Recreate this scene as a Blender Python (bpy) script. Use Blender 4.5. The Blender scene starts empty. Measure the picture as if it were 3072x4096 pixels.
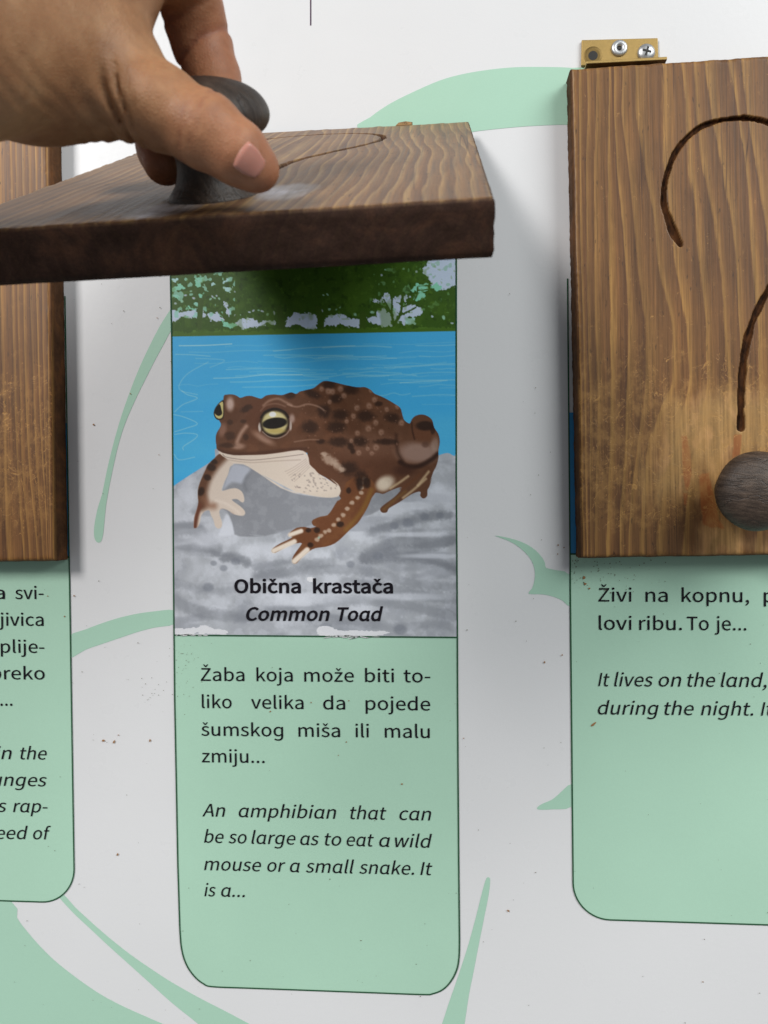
import bpy, bmesh, math, random
import numpy as np
from mathutils import Vector, Matrix
from mathutils.bvhtree import BVHTree

# ------------------------------------------------------------------ scene, camera, light
S = bpy.context.scene
COL = S.collection
MM = 0.001
F_PX, IMG_W, IMG_H = 3174.573, 3072.0, 4096.0
YAW, PITCH, ROLL = 0.08367, -0.01059, 0.01167
CAM = np.array([147.061, -411.106, 69.262])        # mm, in front of the board (board face is y = 0)

def cam_matrix():
    cy, sy, cp, sp, cr, sr = math.cos(YAW), math.sin(YAW), math.cos(PITCH), math.sin(PITCH), math.cos(ROLL), math.sin(ROLL)
    rz = np.array([[cy, -sy, 0], [sy, cy, 0], [0, 0, 1]])
    rx = np.array([[1, 0, 0], [0, cp, -sp], [0, sp, cp]])
    ry = np.array([[cr, 0, sr], [0, 1, 0], [-sr, 0, cr]])
    return rz @ rx @ ry                              # columns: right, forward, up
R = cam_matrix()

cam = bpy.data.cameras.new('camera')
cam.sensor_fit = 'HORIZONTAL'; cam.sensor_width = 36.0
cam.lens = F_PX / IMG_W * 36.0
cam.clip_start = 0.01; cam.clip_end = 50
cam.dof.use_dof = True; cam.dof.focus_distance = 0.405; cam.dof.aperture_fstop = 34
camo = bpy.data.objects.new('camera', cam); COL.objects.link(camo)
camo.matrix_world = Matrix(((R[0,0], R[0,2], -R[0,1], CAM[0]*MM), (R[1,0], R[1,2], -R[1,1], CAM[1]*MM),
                            (R[2,0], R[2,2], -R[2,1], CAM[2]*MM), (0, 0, 0, 1)))
S.camera = camo

# sheltered place: a smaller window-like light from the upper left, a broad one from the right, weak grey ambient
w = bpy.data.worlds.new('World'); S.world = w; w.use_nodes = True
bg = w.node_tree.nodes['Background']
bg.inputs[0].default_value = (0.90, 0.95, 1.0, 1); bg.inputs[1].default_value = 0.16
def lamp(name, to_light, dist, sx, sy, watts, colour):
    d = Vector(to_light).normalized()
    l = bpy.data.lights.new(name, 'AREA'); l.shape = 'RECTANGLE'; l.size = sx; l.size_y = sy; l.energy = watts; l.color = colour
    o = bpy.data.objects.new(name, l); COL.objects.link(o)
    o.location = Vector((0.09, 0, 0.06)) + d*dist
    o.rotation_euler = (-d).to_track_quat('-Z', 'Y').to_euler()
    return o
lamp('left_window_light', (-9.8, -14.4, 10.0), 3.0, 0.64, 0.80, 50.0, (1.0, 0.975, 0.95))
lamp('right_window_light', (14.6, -14.4, 12.5), 3.0, 1.8, 1.5, 56.0, (0.965, 0.995, 0.985))
S.view_settings.view_transform = 'Standard'; S.view_settings.look = 'None'
S.view_settings.exposure = 0.14; S.view_settings.gamma = 1.0
S.view_settings.use_curve_mapping = False
S.render.resolution_x = 768; S.render.resolution_y = 1024
S.cycles.max_bounces = 8

# ------------------------------------------------------------------ measured sizes (mm)
GAP, CARD_H, STAG, T, FW, FH = 57.52, 186.92, 42.46, 14.37, 149.1, 239.99
CARD_W = 150.0

def board(px, py, y=0.0):
    """point of the photograph -> point on the plane y (mm)"""
    px = np.asarray(px, float); py = np.asarray(py, float)
    v = np.stack([(px - IMG_W/2)/F_PX, np.ones_like(px), -(py - IMG_H/2)/F_PX], -1) @ R.T
    s = (y - CAM[1]) / v[..., 1]
    return CAM + v * s[..., None]

# ------------------------------------------------------------------ helpers
def props(o, label=None, cat=None, group=None, kind=None):
    if label: o['label'] = label
    if cat: o['category'] = cat
    if group: o['group'] = group
    if kind: o['kind'] = kind
    return o

def empty(name, loc_mm=(0, 0, 0), rot=(0, 0, 0), parent=None):
    o = bpy.data.objects.new(name, None); COL.objects.link(o)
    o.empty_display_size = 0.02
    o.location = [c*MM for c in loc_mm]; o.rotation_euler = rot
    if parent: o.parent = parent
    return o

def mesh_obj(name, verts_mm, faces, mat, parent=None, smooth=True, loc_mm=None):
    me = bpy.data.meshes.new(name)
    v = np.asarray(verts_mm, float) * MM
    me.from_pydata([tuple(p) for p in v], [], [tuple(int(i) for i in f) for f in faces])
    me.materials.append(mat)
    if smooth: me.polygons.foreach_set('use_smooth', [True]*len(me.polygons))
    me.update()
    o = bpy.data.objects.new(name, me); COL.objects.link(o)
    if loc_mm is not None: o.location = [c*MM for c in loc_mm]
    if parent: o.parent = parent
    return o

def grid_mesh(name, V, mat, parent=None, smooth=True):
    """V: (ny, nx, 3) in mm -> quads mesh built quickly"""
    ny, nx = V.shape[:2]
    idx = np.arange(ny*nx).reshape(ny, nx)
    q = np.stack([idx[:-1, :-1], idx[:-1, 1:], idx[1:, 1:], idx[1:, :-1]], -1).reshape(-1, 4)
    return fast_mesh(name, V.reshape(-1, 3), q, mat, parent, smooth)

def fast_mesh(name, V, Q, mat, parent=None, smooth=True):
    me = bpy.data.meshes.new(name)
    V = np.asarray(V, np.float32)*MM; Q = np.asarray(Q, np.int32); k = Q.shape[1]
    me.vertices.add(len(V)); me.vertices.foreach_set('co', V.ravel())
    me.loops.add(Q.size); me.loops.foreach_set('vertex_index', Q.ravel())
    me.polygons.add(len(Q))
    me.polygons.foreach_set('loop_start', np.arange(0, Q.size, k, dtype=np.int32))
    me.polygons.foreach_set('loop_total', np.full(len(Q), k, np.int32))
    me.polygons.foreach_set('use_smooth', np.full(len(Q), smooth))
    me.materials.append(mat); me.update(calc_edges=True); me.validate()
    o = bpy.data.objects.new(name, me); COL.objects.link(o)
    if parent: o.parent = parent
    return o

def attr(o, name, vals):
    a = o.data.attributes.new(name, 'FLOAT', 'POINT'); a.data.foreach_set('value', np.asarray(vals, np.float32).ravel())

def lin(c):
    c = np.asarray(c, float)/255.0
    return np.where(c <= 0.04045, c/12.92, ((c+0.055)/1.055)**2.4)

def catmull(P, n=6, closed=False):
    P = np.asarray(P, float); m = len(P); out = []
    rng = range(m if closed else m-1)
    for i in rng:
        if closed: a, b, c, d = P[(i-1) % m], P[i], P[(i+1) % m], P[(i+2) % m]
        else: a, b, c, d = P[max(i-1, 0)], P[i], P[i+1], P[min(i+2, m-1)]
        for j in range(n):
            t = j/n
            out.append(0.5*((2*b) + (c-a)*t + (2*a-5*b+4*c-d)*t*t + (3*b-a-3*c+d)*t**3))
    if not closed: out.append(P[-1])
    return np.array(out)

def vnoise(h, w, cell, seed, octaves=3, cellx=None):
    """smooth value noise 0..1 on an h x w raster"""
    rs = np.random.RandomState(seed); out = np.zeros((h, w)); amp = 1; tot = 0
    for k in range(octaves):
        cy = max(cell/2**k, 1.0); cx = max((cellx or cell)/2**k, 1.0)
        g = rs.rand(int(h/cy)+3, int(w/cx)+3)
        y = np.arange(h)/cy; x = np.arange(w)/cx
        yi = y.astype(int); xi = x.astype(int); fy = y-yi; fx = x-xi
        fy = fy*fy*(3-2*fy); fx = fx*fx*(3-2*fx)
        a = g[yi][:, xi]; b = g[yi][:, xi+1]; c = g[yi+1][:, xi]; d = g[yi+1][:, xi+1]
        v = (a*(1-fx)+b*fx)*(1-fy)[:, None] + (c*(1-fx)+d*fx)*fy[:, None]
        out += v*amp; tot += amp; amp *= 0.55
    return out/tot

def sstep(a, b, x):
    t = np.clip((x-a)/(b-a), 0, 1); return t*t*(3-2*t)

# ------------------------------------------------------------------ materials
def new_mat(name):
    m = bpy.data.materials.new(name); m.use_nodes = True
    n = m.node_tree; b = n.nodes['Principled BSDF']
    return m, n, b
def N(n, typ, **kw):
    x = n.nodes.new(typ)
    for k, v in kw.items(): setattr(x, k, v)
    return x
def math_node(n, op, a, b=None, clamp=False):
    x = N(n, 'ShaderNodeMath', operation=op, use_clamp=clamp)
    for i, v in enumerate((a, b)):
        if v is None: continue
        if hasattr(v, 'is_linked'): n.links.new(v, x.inputs[i])
        else: x.inputs[i].default_value = v
    return x.outputs[0]
def mix(n, fac, a, b, blend='MIX'):
    x = N(n, 'ShaderNodeMix', data_type='RGBA', blend_type=blend)
    for s, v in ((x.inputs['Factor'], fac), (x.inputs['A'], a), (x.inputs['B'], b)):
        # colour sockets sit at 6/7, the float factor at 0
        pass
    for i, v in ((0, fac), (6, a), (7, b)):
        if hasattr(v, 'is_linked'): n.links.new(v, x.inputs[i])
        elif i == 0: x.inputs[i].default_value = v
        else: x.inputs[i].default_value = (*v[:3], 1)
    return x.outputs[2]
def ramp(n, fac, stops, interp='LINEAR'):
    r = N(n, 'ShaderNodeValToRGB'); r.color_ramp.interpolation = interp
    e = r.color_ramp.elements
    while len(e) < len(stops): e.new(0.5)
    for el_, (p, c) in zip(e, stops):
        el_.position = p; el_.color = (*c[:3], 1) if len(c) >= 3 else (c[0],)*3+(1,)
    n.links.new(fac, r.inputs[0]); return r.outputs[0]
def noise(n, vec, scale, detail=3, rough=0.5, dist=0.0):
    x = N(n, 'ShaderNodeTexNoise'); x.inputs['Scale'].default_value = scale
    x.inputs['Detail'].default_value = detail; x.inputs['Roughness'].default_value = rough
    x.inputs['Distortion'].default_value = dist
    if vec is not None: n.links.new(vec, x.inputs['Vector'])
    return x.outputs['Fac']
def mapping(n, vec, scale=(1, 1, 1), loc=(0, 0, 0)):
    x = N(n, 'ShaderNodeMapping'); x.inputs['Scale'].default_value = scale; x.inputs['Location'].default_value = loc
    n.links.new(vec, x.inputs['Vector']); return x.outputs[0]
def bump(n, b, height, strength, dist=0.0005):
    x = N(n, 'ShaderNodeBump'); x.inputs['Strength'].default_value = strength; x.inputs['Distance'].default_value = dist
    n.links.new(height, x.inputs['Height']); n.links.new(x.outputs[0], b.inputs['Normal'])

PRINT_K = 1.25      # paper reflectance over displayed value under this light
def print_mat(name, rgb, rough=0.42, attr_name=None, var=0.05, spec=0.3):
    """ink printed on the vinyl of the board: fine mottling, a few scuffs in the gloss"""
    m, n, b = new_mat(name)
    g = N(n, 'ShaderNodeNewGeometry').outputs['Position']
    if attr_name:
        a = N(n, 'ShaderNodeAttribute', attribute_name=attr_name); base = a.outputs['Color']
    else:
        c = N(n, 'ShaderNodeRGB'); c.outputs[0].default_value = (*rgb, 1); base = c.outputs[0]
    n1 = noise(n, g, 2200, 2)
    n2 = noise(n, g, 14, 4)
    f = math_node(n, 'ADD', math_node(n, 'MULTIPLY', n1, 0.10), math_node(n, 'MULTIPLY', n2, var*2))
    f = math_node(n, 'ADD', f, 1 - 0.05 - var)
    sc = N(n, 'ShaderNodeVectorMath', operation='SCALE'); n.links.new(base, sc.inputs[0]); n.links.new(f, sc.inputs['Scale'])
    n.links.new(sc.outputs[0], b.inputs['Base Color'])
    b.inputs['Specular IOR Level'].default_value = spec
    rr = math_node(n, 'ADD', math_node(n, 'MULTIPLY', noise(n, g, 60, 4), 0.2), rough-0.1)
    n.links.new(rr, b.inputs['Roughness'])
    bump(n, b, noise(n, g, 380, 3), 0.09, 0.0004)
    return m

WHITE = (0.785, 0.785, 0.795)
M_WHITE = print_mat('white_vinyl', WHITE, 0.30, var=0.03)
M_GREEN = print_mat('pale_green_ink', (0.455, 0.70, 0.545), 0.40, var=0.06)
M_SWOOSH = print_mat('leaf_green_ink', (0.435, 0.675, 0.53), 0.40, var=0.04)
M_LINE = print_mat('dark_green_ink', (0.03, 0.10, 0.05), 0.5, spec=0.1)
M_INK = print_mat('black_ink', (0.012, 0.010, 0.014), 0.5, spec=0.08)
M_PLUM = print_mat('plum_ink', (0.07, 0.03, 0.07), 0.45)
M_BLUE = print_mat('blue_ink', (0.05, 0.30, 0.62), 0.42)
M_SCUFF = print_mat('bare_paper', (0.74, 0.74, 0.75), 0.6)
M_PIC = print_mat('picture_ink', None, 0.42, attr_name='paint', var=0.03)
M_SPECK = print_mat('dried_dirt', (0.33, 0.17, 0.07), 0.7)
M_SPECK_DARK = print_mat('dark_dirt', (0.16, 0.15, 0.09), 0.7)
# ------------------------------------------------------------------ the board
brd = empty('information_board', (75, 0, -330))
props(brd, 'white printed information board with pale green text panels and leaf strokes', 'sign')
BL = np.array([75, 0, -330.0])
def bpart(name, verts, faces, mat, parent=brd, smooth=False):
    """flat print on the board; verts in board mm"""
    off = BL if parent is brd else BL
    o = mesh_obj(name, np.asarray(verts) - off, faces, mat, parent, smooth)
    return o

bx0, bx1, bz0, bz1 = -420, 560, -330, 430
v = [(bx0, 0, bz0), (bx1, 0, bz0), (bx1, 0, bz1), (bx0, 0, bz1), (bx0, 6, bz0), (bx1, 6, bz0), (bx1, 6, bz1), (bx0, 6, bz1)]
bpart('board_panel', v, [(0, 1, 2, 3), (5, 4, 7, 6), (4, 0, 3, 7), (1, 5, 6, 2), (3, 2, 6, 7), (4, 5, 1, 0)], M_WHITE)

def tri_fill(P):
    """triangulate a simple polygon given as (n,2) x,z"""
    from mathutils.geometry import tessellate_polygon
    return tessellate_polygon([[Vector((p[0], p[1], 0)) for p in P]])
def flat_poly(name, P, y, mat, parent, thick=0.0):
    P = np.asarray(P)
    t = tri_fill(P)
    V = np.stack([P[:, 0], np.full(len(P), -y), P[:, 1]], -1)
    o = bpart(name, V, t, mat, parent)
    # face towards the viewer
    bm = bmesh.new(); bm.from_mesh(o.data)
    for f in bm.faces:
        f.normal_update()
        if f.normal.y > 0: f.normal_flip()
    bm.to_mesh(o.data); bm.free()
    return o
def pxpoly(pts, n=0, closed=True):
    q = np.asarray(pts, float)
    if n: q = catmull(q, n, closed)
    b = board(q[:, 0], q[:, 1]); return b[:, [0, 2]]
def ribbon(name, P, wmm, y, mat, parent):
    """a printed line along polyline P (x,z mm)"""
    P = np.asarray(P); d = np.gradient(P, axis=0); d /= np.linalg.norm(d, axis=1)[:, None]+1e-9
    nn = np.stack([-d[:, 1], d[:, 0]], -1)*wmm/2
    A, B = P+nn, P-nn; k = len(P)
    V = np.concatenate([A, B]); V = np.stack([V[:, 0], np.full(2*k, -y), V[:, 1]], -1)
    F = [(i, i+1, k+i+1, k+i) for i in range(k-1)]
    o = bpart(name, V, F, mat, parent)
    bm = bmesh.new(); bm.from_mesh(o.data)
    for f in bm.faces:
        f.normal_update()
        if f.normal.y > 0: f.normal_flip()
    bm.to_mesh(o.data); bm.free()
    return o
def Z(x0, y0, k): return lambda pts: [(x0+k*a, y0+k*b) for a, b in pts]
zl = Z(0, 1000, .5877); zb = Z(0, 2200, .8575); zr = Z(1700, 2100, .9026)
SW = [
 ([(1430,520),(1480,470),(1560,415),(1660,365),(1760,322),(1850,297),(1950,280),(2050,270),(2150,268),(2290,272),(2400,290),(2400,520),(2290,500),(2150,503),(2050,510),(1950,520),(1880,530),(1800,552),(1700,590),(1600,640)], 3),
 (zl([(1160,405),(1090,515),(1020,650),(950,800),(890,950),(830,1120),(780,1290),(735,1470),(700,1640),(690,1680),(665,1760),(645,1860),(640,1920),(645,1965),(660,1988),(675,1991),(690,1980),(703,1930),(712,1840),(722,1740),(735,1660),(750,1580),(775,1460),(805,1330),(845,1200),(890,1090),(940,980),(990,880),(1050,760),(1110,650),(1160,555),(1190,500),(1190,360)]), 3),
 (zb([(320,405),(400,370),(480,340),(560,315),(640,297),(720,286),(815,282),(815,344),(720,362),(640,383),(560,410),(480,437),(400,465),(320,503)]), 3),
 (zb([(270,1610),(300,1610),(350,1665),(420,1730),(500,1800),(600,1880),(700,1950),(800,2015),(933,2090),(1060,2155),(1200,2230),(1330,2300),(1150,2340),(1050,2290),(950,2230),(900,2190),(800,2110),(700,2020),(600,1930),(500,1840),(420,1765),(340,1690)]), 3),
 (zb([(45,1630),(80,1715),(120,1770),(180,1840),(250,1910),(330,1975),(420,2040),(500,2090),(600,2140),(680,2175),(760,2210),(860,2250),(980,2330),(-1100,2330),(-1100,1500),(-300,1560)]), 2),
 (zr([(308,47),(350,53),(400,65),(450,85),(490,112),(520,145),(532,170),(537,190),(580,200),(650,226),(650,360),(610,335),(570,318),(520,307),(458,305),(475,280),(485,245),(487,210),(480,175),(460,140),(420,100),(370,70)]), 2),
 (zr([(650,1148),(590,1195),(560,1218),(520,1235),(497,1252),(505,1261),(560,1260),(650,1247)]), 3),
 (zr([(275,1562),(287,1565),(288,1590),(280,1650),(262,1740),(240,1850),(215,1980),(195,2080),(175,2212),(160,2300),(40,2300),(75,2212),(105,2120),(140,2020),(170,1930),(195,1850),(225,1740),(250,1640),(265,1585)]), 3),
]
for P, n in SW:
    flat_poly('leaf_stroke', pxpoly(P, n), 0.12, M_SWOOSH, brd)
ribbon('printed_line', pxpoly([(1243, -60), (1243, 30), (1243, 102)], 0), 0.7, 0.12, M_PLUM, brd)

# ------------------------------------------------------------------ lettering (outlines of a plain humanist sans, 1 em = 1000)
import json
GLYPHS = json.loads('''{",":[243,[[66,-166,134,-123,178,-61,193,17,185,67,162,99,126,110,96,104,74,84,66,54,74,24,95,5,124,-2,134,-1,123,-50,93,-90,46,-119]]],"-":[303,[[40,214,264,214,264,276,40,276]]],".":[243,[[122,-11,151,-4,171,17,179,49,171,81,151,103,122,110,92,103,72,81,64,49,72,17,92,-4]]],"A":[532,[[4,0,85,0,147,196,382,196,443,0,529,0,311,642,221,642],[167,260,199,359,263,576,266,576,331,359,362,260]]],"C":[558,[[330,-11,407,-1,472,31,527,81,482,132,439,93,390,68,334,60,227,92,158,183,134,323,160,461,230,551,336,582,387,574,430,553,467,522,511,574,467,613,407,642,335,653,243,638,165,596,104,527,65,435,51,320,64,206,103,114,163,45,239,3]]],"I":[256,[[88,0,169,0,169,642,88,642]]],"O":[649,[[325,-11,415,4,491,47,549,116,586,209,599,323,586,436,549,528,491,596,415,638,325,653,234,638,159,596,101,528,64,436,51,323,64,209,101,116,159,47,234,4],[325,60,224,92,158,183,134,323,158,461,224,551,325,582,426,551,492,461,516,323,492,183,426,92]]],"T":[524,[[221,0,303,0,303,573,497,573,497,642,27,642,27,573,221,573]]],"Z":[527,[[44,0,487,0,487,69,144,69,482,593,482,642,74,642,74,573,383,573,44,49]]],"a":[492,[[190,-11,247,-2,299,22,348,57,350,57,357,0,423,0,423,292,406,395,353,463,258,488,185,478,122,454,72,425,102,370,144,395,192,414,245,421,305,404,335,359,343,301,178,268,82,210,52,123,70,50,119,5],[213,53,170,61,140,85,129,129,149,183,216,222,343,248,343,116,299,81,256,60]]],"b":[540,[[290,-11,392,19,467,106,496,245,475,373,411,457,307,488,254,478,204,455,158,421,161,506,161,697,81,697,81,0,144,0,151,49,155,49,198,17,244,-4],[277,56,242,61,202,76,161,105,161,355,205,391,247,413,287,420,360,398,401,337,413,244,395,143,347,79]]],"c":[446,[[268,-11,324,-4,376,16,422,48,387,102,354,78,317,62,275,55,198,78,146,141,128,237,147,333,200,397,277,420,312,415,344,401,372,379,412,432,375,459,330,480,274,488,160,458,78,373,46,237,75,103,154,18]]],"d":[542,[[242,-11,297,-2,346,22,387,56,390,56,397,0,462,0,462,697,382,697,382,514,386,432,345,462,302,481,252,488,151,457,76,371,46,237,71,102,139,18],[260,56,189,78,144,140,129,238,147,334,197,397,266,420,305,415,343,399,382,370,382,121,342,85,302,63]]],"e":[484,[[273,-11,333,-5,384,12,429,37,401,90,364,70,325,57,282,53,202,73,147,131,124,219,445,219,448,264,426,383,362,460,258,488,155,457,77,371,46,237,76,103,158,18],[123,276,148,356,197,406,260,424,324,407,364,357,378,276]]],"f":[284,[[29,411,94,411,94,0,173,0,173,411,274,411,274,475,173,475,173,551,181,602,203,634,241,644,258,643,276,638,294,631,312,693,288,701,261,706,232,708,154,689,109,635,94,551,94,475,29,471]]],"g":[493,[[241,-219,368,-196,452,-136,481,-54,463,10,408,47,316,59,222,59,172,65,147,84,139,110,143,133,154,152,170,167,192,158,216,153,240,151,329,171,391,228,414,316,409,355,396,388,376,414,473,414,473,475,307,475,288,482,266,486,240,488,151,467,87,408,62,318,71,265,94,221,124,190,124,186,99,165,80,135,72,98,77,64,93,39,115,20,115,16,77,-15,53,-52,45,-92,70,-161,139,-204],[240,205,190,219,153,258,139,318,153,378,189,416,240,429,291,416,328,378,341,318,327,258,291,219],[252,-164,178,-153,131,-125,115,-81,120,-53,135,-26,163,0,184,-4,205,-6,224,-7,306,-7,359,-13,392,-32,403,-67,384,-114,332,-150]]],"h":[531,[[81,0,161,0,161,345,205,385,246,409,291,418,342,404,371,363,381,291,381,0,460,0,460,301,445,403,397,466,315,488,255,477,203,448,158,408,161,506,161,697,81,697]]],"i":[240,[[81,0,161,0,161,475,81,475],[121,573,149,580,167,599,174,627,167,654,149,672,121,678,93,672,75,654,68,627,75,599,93,580]]],"j":[240,[[31,-212,106,-193,148,-138,161,-54,161,475,81,475,81,-54,77,-104,59,-136,23,-148,6,-147,-9,-143,-23,-139,-39,-200,-19,-206,4,-210],[121,573,148,580,167,599,174,627,167,654,148,672,121,678,93,672,74,654,67,627,74,599,93,580]]],"k":[483,[[81,0,159,0,159,125,249,229,388,0,474,0,295,284,453,475,364,475,163,225,159,225,159,697,81,697]]],"l":[248,[[165,-11,184,-10,199,-8,211,-4,200,57,183,55,172,59,164,70,161,89,161,697,81,697,81,95,89,37,116,1]]],"m":[810,[[81,0,161,0,161,345,203,386,243,410,280,418,330,404,359,363,369,291,369,0,448,0,448,345,491,386,531,410,568,418,618,404,647,363,657,291,657,0,736,0,736,301,721,403,673,466,593,488,537,476,485,444,435,397,409,445,366,476,304,488,249,477,200,447,156,406,154,406,146,475,81,475]]],"n":[533,[[81,0,161,0,161,345,205,385,246,409,291,418,342,404,371,363,381,291,381,0,460,0,460,301,445,403,397,466,315,488,255,477,203,447,156,406,154,406,146,475,81,475]]],"o":[530,[[265,-11,374,18,454,103,485,237,454,373,374,458,265,488,157,458,77,373,46,237,77,103,157,18],[265,55,193,78,145,141,128,237,145,333,193,397,265,420,338,397,386,333,404,237,386,141,338,78]]],"p":[542,[[81,-200,161,-200,161,-39,158,44,202,14,246,-5,290,-11,392,19,467,106,496,245,475,373,411,457,307,488,253,478,202,454,156,420,154,420,146,475,81,475],[277,56,242,61,203,76,161,105,161,355,205,391,247,413,287,420,360,398,401,337,413,244,395,143,347,79]]],"r":[339,[[81,0,161,0,161,305,197,370,239,405,280,416,298,415,312,412,327,408,341,477,326,483,310,487,291,488,240,475,194,441,156,389,154,389,146,475,81,475]]],"s":[409,[[205,-11,299,8,357,59,377,130,355,201,301,245,233,274,183,294,145,320,130,356,140,391,169,416,219,425,258,420,294,405,327,383,365,433,324,461,274,480,218,488,129,469,74,421,54,353,75,286,127,244,193,215,244,194,285,166,301,125,291,88,260,61,207,51,155,58,109,78,67,108,28,54,79,21,139,-3]]],"t":[330,[[229,-11,259,-9,289,-2,318,6,302,67,285,60,266,55,248,53,204,64,181,95,174,144,174,411,304,411,304,475,174,475,174,609,108,609,99,475,24,471,24,411,95,411,95,147,107,64,150,8]]],"u":[531,[[220,-11,279,-1,330,29,376,74,379,74,385,0,452,0,452,475,372,475,372,138,329,93,288,66,243,58,192,71,163,112,154,184,154,475,74,475,74,174,89,72,137,10]]],"v":[456,[[183,0,277,0,445,475,366,475,276,205,232,65,228,65,184,205,95,475,11,475]]],"w":[702,[[156,0,249,0,316,255,348,393,353,393,385,256,453,0,551,0,679,475,602,475,533,200,504,68,500,68,467,200,392,475,314,475,240,200,208,68,204,68,176,200,105,475,24,475]]],"z":[415,[[31,0,390,0,390,65,131,65,383,432,383,475,58,475,58,411,281,411,31,43]]],"ɑ":[547,[[242,-11,299,-2,348,24,389,58,391,58,405,17,430,-5,467,-11,483,-10,497,-8,509,-4,499,57,483,55,472,59,465,70,462,89,462,475,397,475,390,429,389,429,347,461,303,481,254,488,151,457,76,371,46,237,71,102,139,18],[260,56,189,78,144,140,129,238,147,334,197,397,266,420,305,415,343,399,382,370,382,121,342,85,302,63]]],"ɡ":[542,[[252,-215,366,-192,437,-125,462,-21,462,475,397,475,389,432,386,432,346,462,303,481,254,488,151,458,76,373,46,244,71,116,139,33,242,4,296,13,343,36,383,69,382,-21,367,-90,324,-135,252,-151,205,-147,157,-133,110,-108,81,-163,134,-192,192,-209],[260,71,189,92,144,152,129,244,147,336,196,398,266,420,305,415,343,399,382,370,382,137,342,100,302,78]]]}''')
CARON = {'č': 'c', 'š': 's', 'ž': 'z', 'Ž': 'Z'}
CAPH = 643.0
def glyph(ch, italic):
    base = CARON.get(ch, ch)
    if base == 'g': base = 'ɡ'
    if italic and base == 'a': base = 'ɑ'
    adv, cs = GLYPHS[base]
    out = [np.array(c, float).reshape(-1, 2) for c in cs]
    if ch in CARON:
        xs = np.concatenate(out)[:, 0]; cx = (xs.min()+xs.max())/2
        y = 700 if ch == 'Ž' else 545
        out.append(np.array([(cx-115, y+128), (cx-25, y), (cx+25, y), (cx+115, y+128), (cx+62, y+128), (cx, y+52), (cx-62, y+128)]))
    return adv, out
def area2(P): return np.sum(P[:, 0]*np.roll(P[:, 1], -1) - np.roll(P[:, 0], -1)*P[:, 1])
def embolden(P, d, sgn):
    q = P[np.r_[True, np.linalg.norm(np.diff(P, axis=0), axis=1) > 1e-6]]
    e1 = q-np.roll(q, 1, 0); e2 = np.roll(q, -1, 0)-q
    e1 /= np.linalg.norm(e1, axis=1)[:, None]+1e-9; e2 /= np.linalg.norm(e2, axis=1)[:, None]+1e-9
    n1 = np.stack([e1[:, 1], -e1[:, 0]], -1); n2 = np.stack([e2[:, 1], -e2[:, 0]], -1)
    m = n1+n2; k = 1+np.sum(n1*n2, 1)
    return q + sgn*d*m/np.maximum(k, 0.35)[:, None]
def text_obj(name, words, em_mm, italic, bold, y, parent, mat=None):
    """words: (string, left x, right x, baseline at left, baseline at right), photograph points"""
    contours = []
    for txt, xl, xr, yl, yr in words:
        A = board(xl, yl)[[0, 2]]; B = board(xr, yr)[[0, 2]]
        pen = 0; cs = []
        for ch in txt:
            adv, g = glyph(ch, italic)
            big = max(g, key=lambda P: abs(area2(P)))
            s0 = np.sign(area2(big))
            for P in g:
                sg = s0 if not (ch in CARON and P is g[-1]) else np.sign(area2(P))
                Q = embolden(P, bold, sg) if bold else P
                Q = Q + (pen, 0)
                if italic: Q = np.stack([Q[:, 0]+Q[:, 1]*0.205, Q[:, 1]], -1)
                cs.append(Q)
            pen += adv
        xs = np.concatenate(cs)[:, 0]; x0, x1 = xs.min(), xs.max()
        ux = (B-A)/(x1-x0); k = em_mm/1000.0
        d = (B-A)/np.linalg.norm(B-A); up = np.array([-d[1], d[0]])*k
        for Q in cs:
            contours.append(A + (Q[:, :1]-x0)*ux + Q[:, 1:]*up)
    cu = bpy.data.curves.new(name, 'CURVE'); cu.dimensions = '2D'; cu.fill_mode = 'BOTH'
    for Q in contours:
        sp = cu.splines.new('POLY'); sp.points.add(len(Q)-1)
        sp.points.foreach_set('co', np.concatenate([Q*MM, np.zeros((len(Q), 1)), np.ones((len(Q), 1))], 1).ravel())
        sp.use_cyclic_u = True
    tmp = bpy.data.objects.new(name, cu); COL.objects.link(tmp)
    dg = bpy.context.evaluated_depsgraph_get()
    me = bpy.data.meshes.new_from_object(tmp.evaluated_get(dg))
    bpy.data.objects.remove(tmp); bpy.data.curves.remove(cu)
    n = len(me.vertices); co = np.zeros(n*3); me.vertices.foreach_get('co', co); co = co.reshape(-1, 3)/MM
    V = np.stack([co[:, 0], np.full(n, -y), co[:, 1]], -1) - BL
    F = [tuple(p.vertices) for p in me.polygons]
    bpy.data.meshes.remove(me)
    o = mesh_obj(name, V, F, mat or M_INK, parent, False)
    bm = bmesh.new(); bm.from_mesh(o.data)
    for f in bm.faces:
        f.normal_update()
        if f.normal.y > 0: f.normal_flip()
    bm.to_mesh(o.data); bm.free()
    return o
def line(x0, y0, k, words, yl, yr, xa, xb):
    """words (text, left, right) measured in an enlarged view; baseline yl..yr between xa..xb"""
    out = []
    for t, a, b in words:
        f = lambda x: y0+k*(yl+(yr-yl)*(x-xa)/(xb-xa))
        out.append((t, x0+k*a, x0+k*b, f(a), f(b)))
    return out
C3 = (680, 2550, .7233)
reg = [
 line(*C3, [('Žaba',172,413),('koja',480,680),('može',744,1018),('biti',1080,1240),('to-',1293,1440)], 238, 247, 175, 1440),
 line(*C3, [('liko',178,343),('velika',450,740),('da',848,970),('pojede',1083,1440)], 388, 402, 175, 1440),
 line(*C3, [('šumskog',175,627),('miša',712,942),('ili',1027,1101),('malu',1189,1437)], 541, 554, 175, 1440),
 line(*C3, [('zmiju...',178,525)], 688, 692, 175, 525)]
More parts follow.
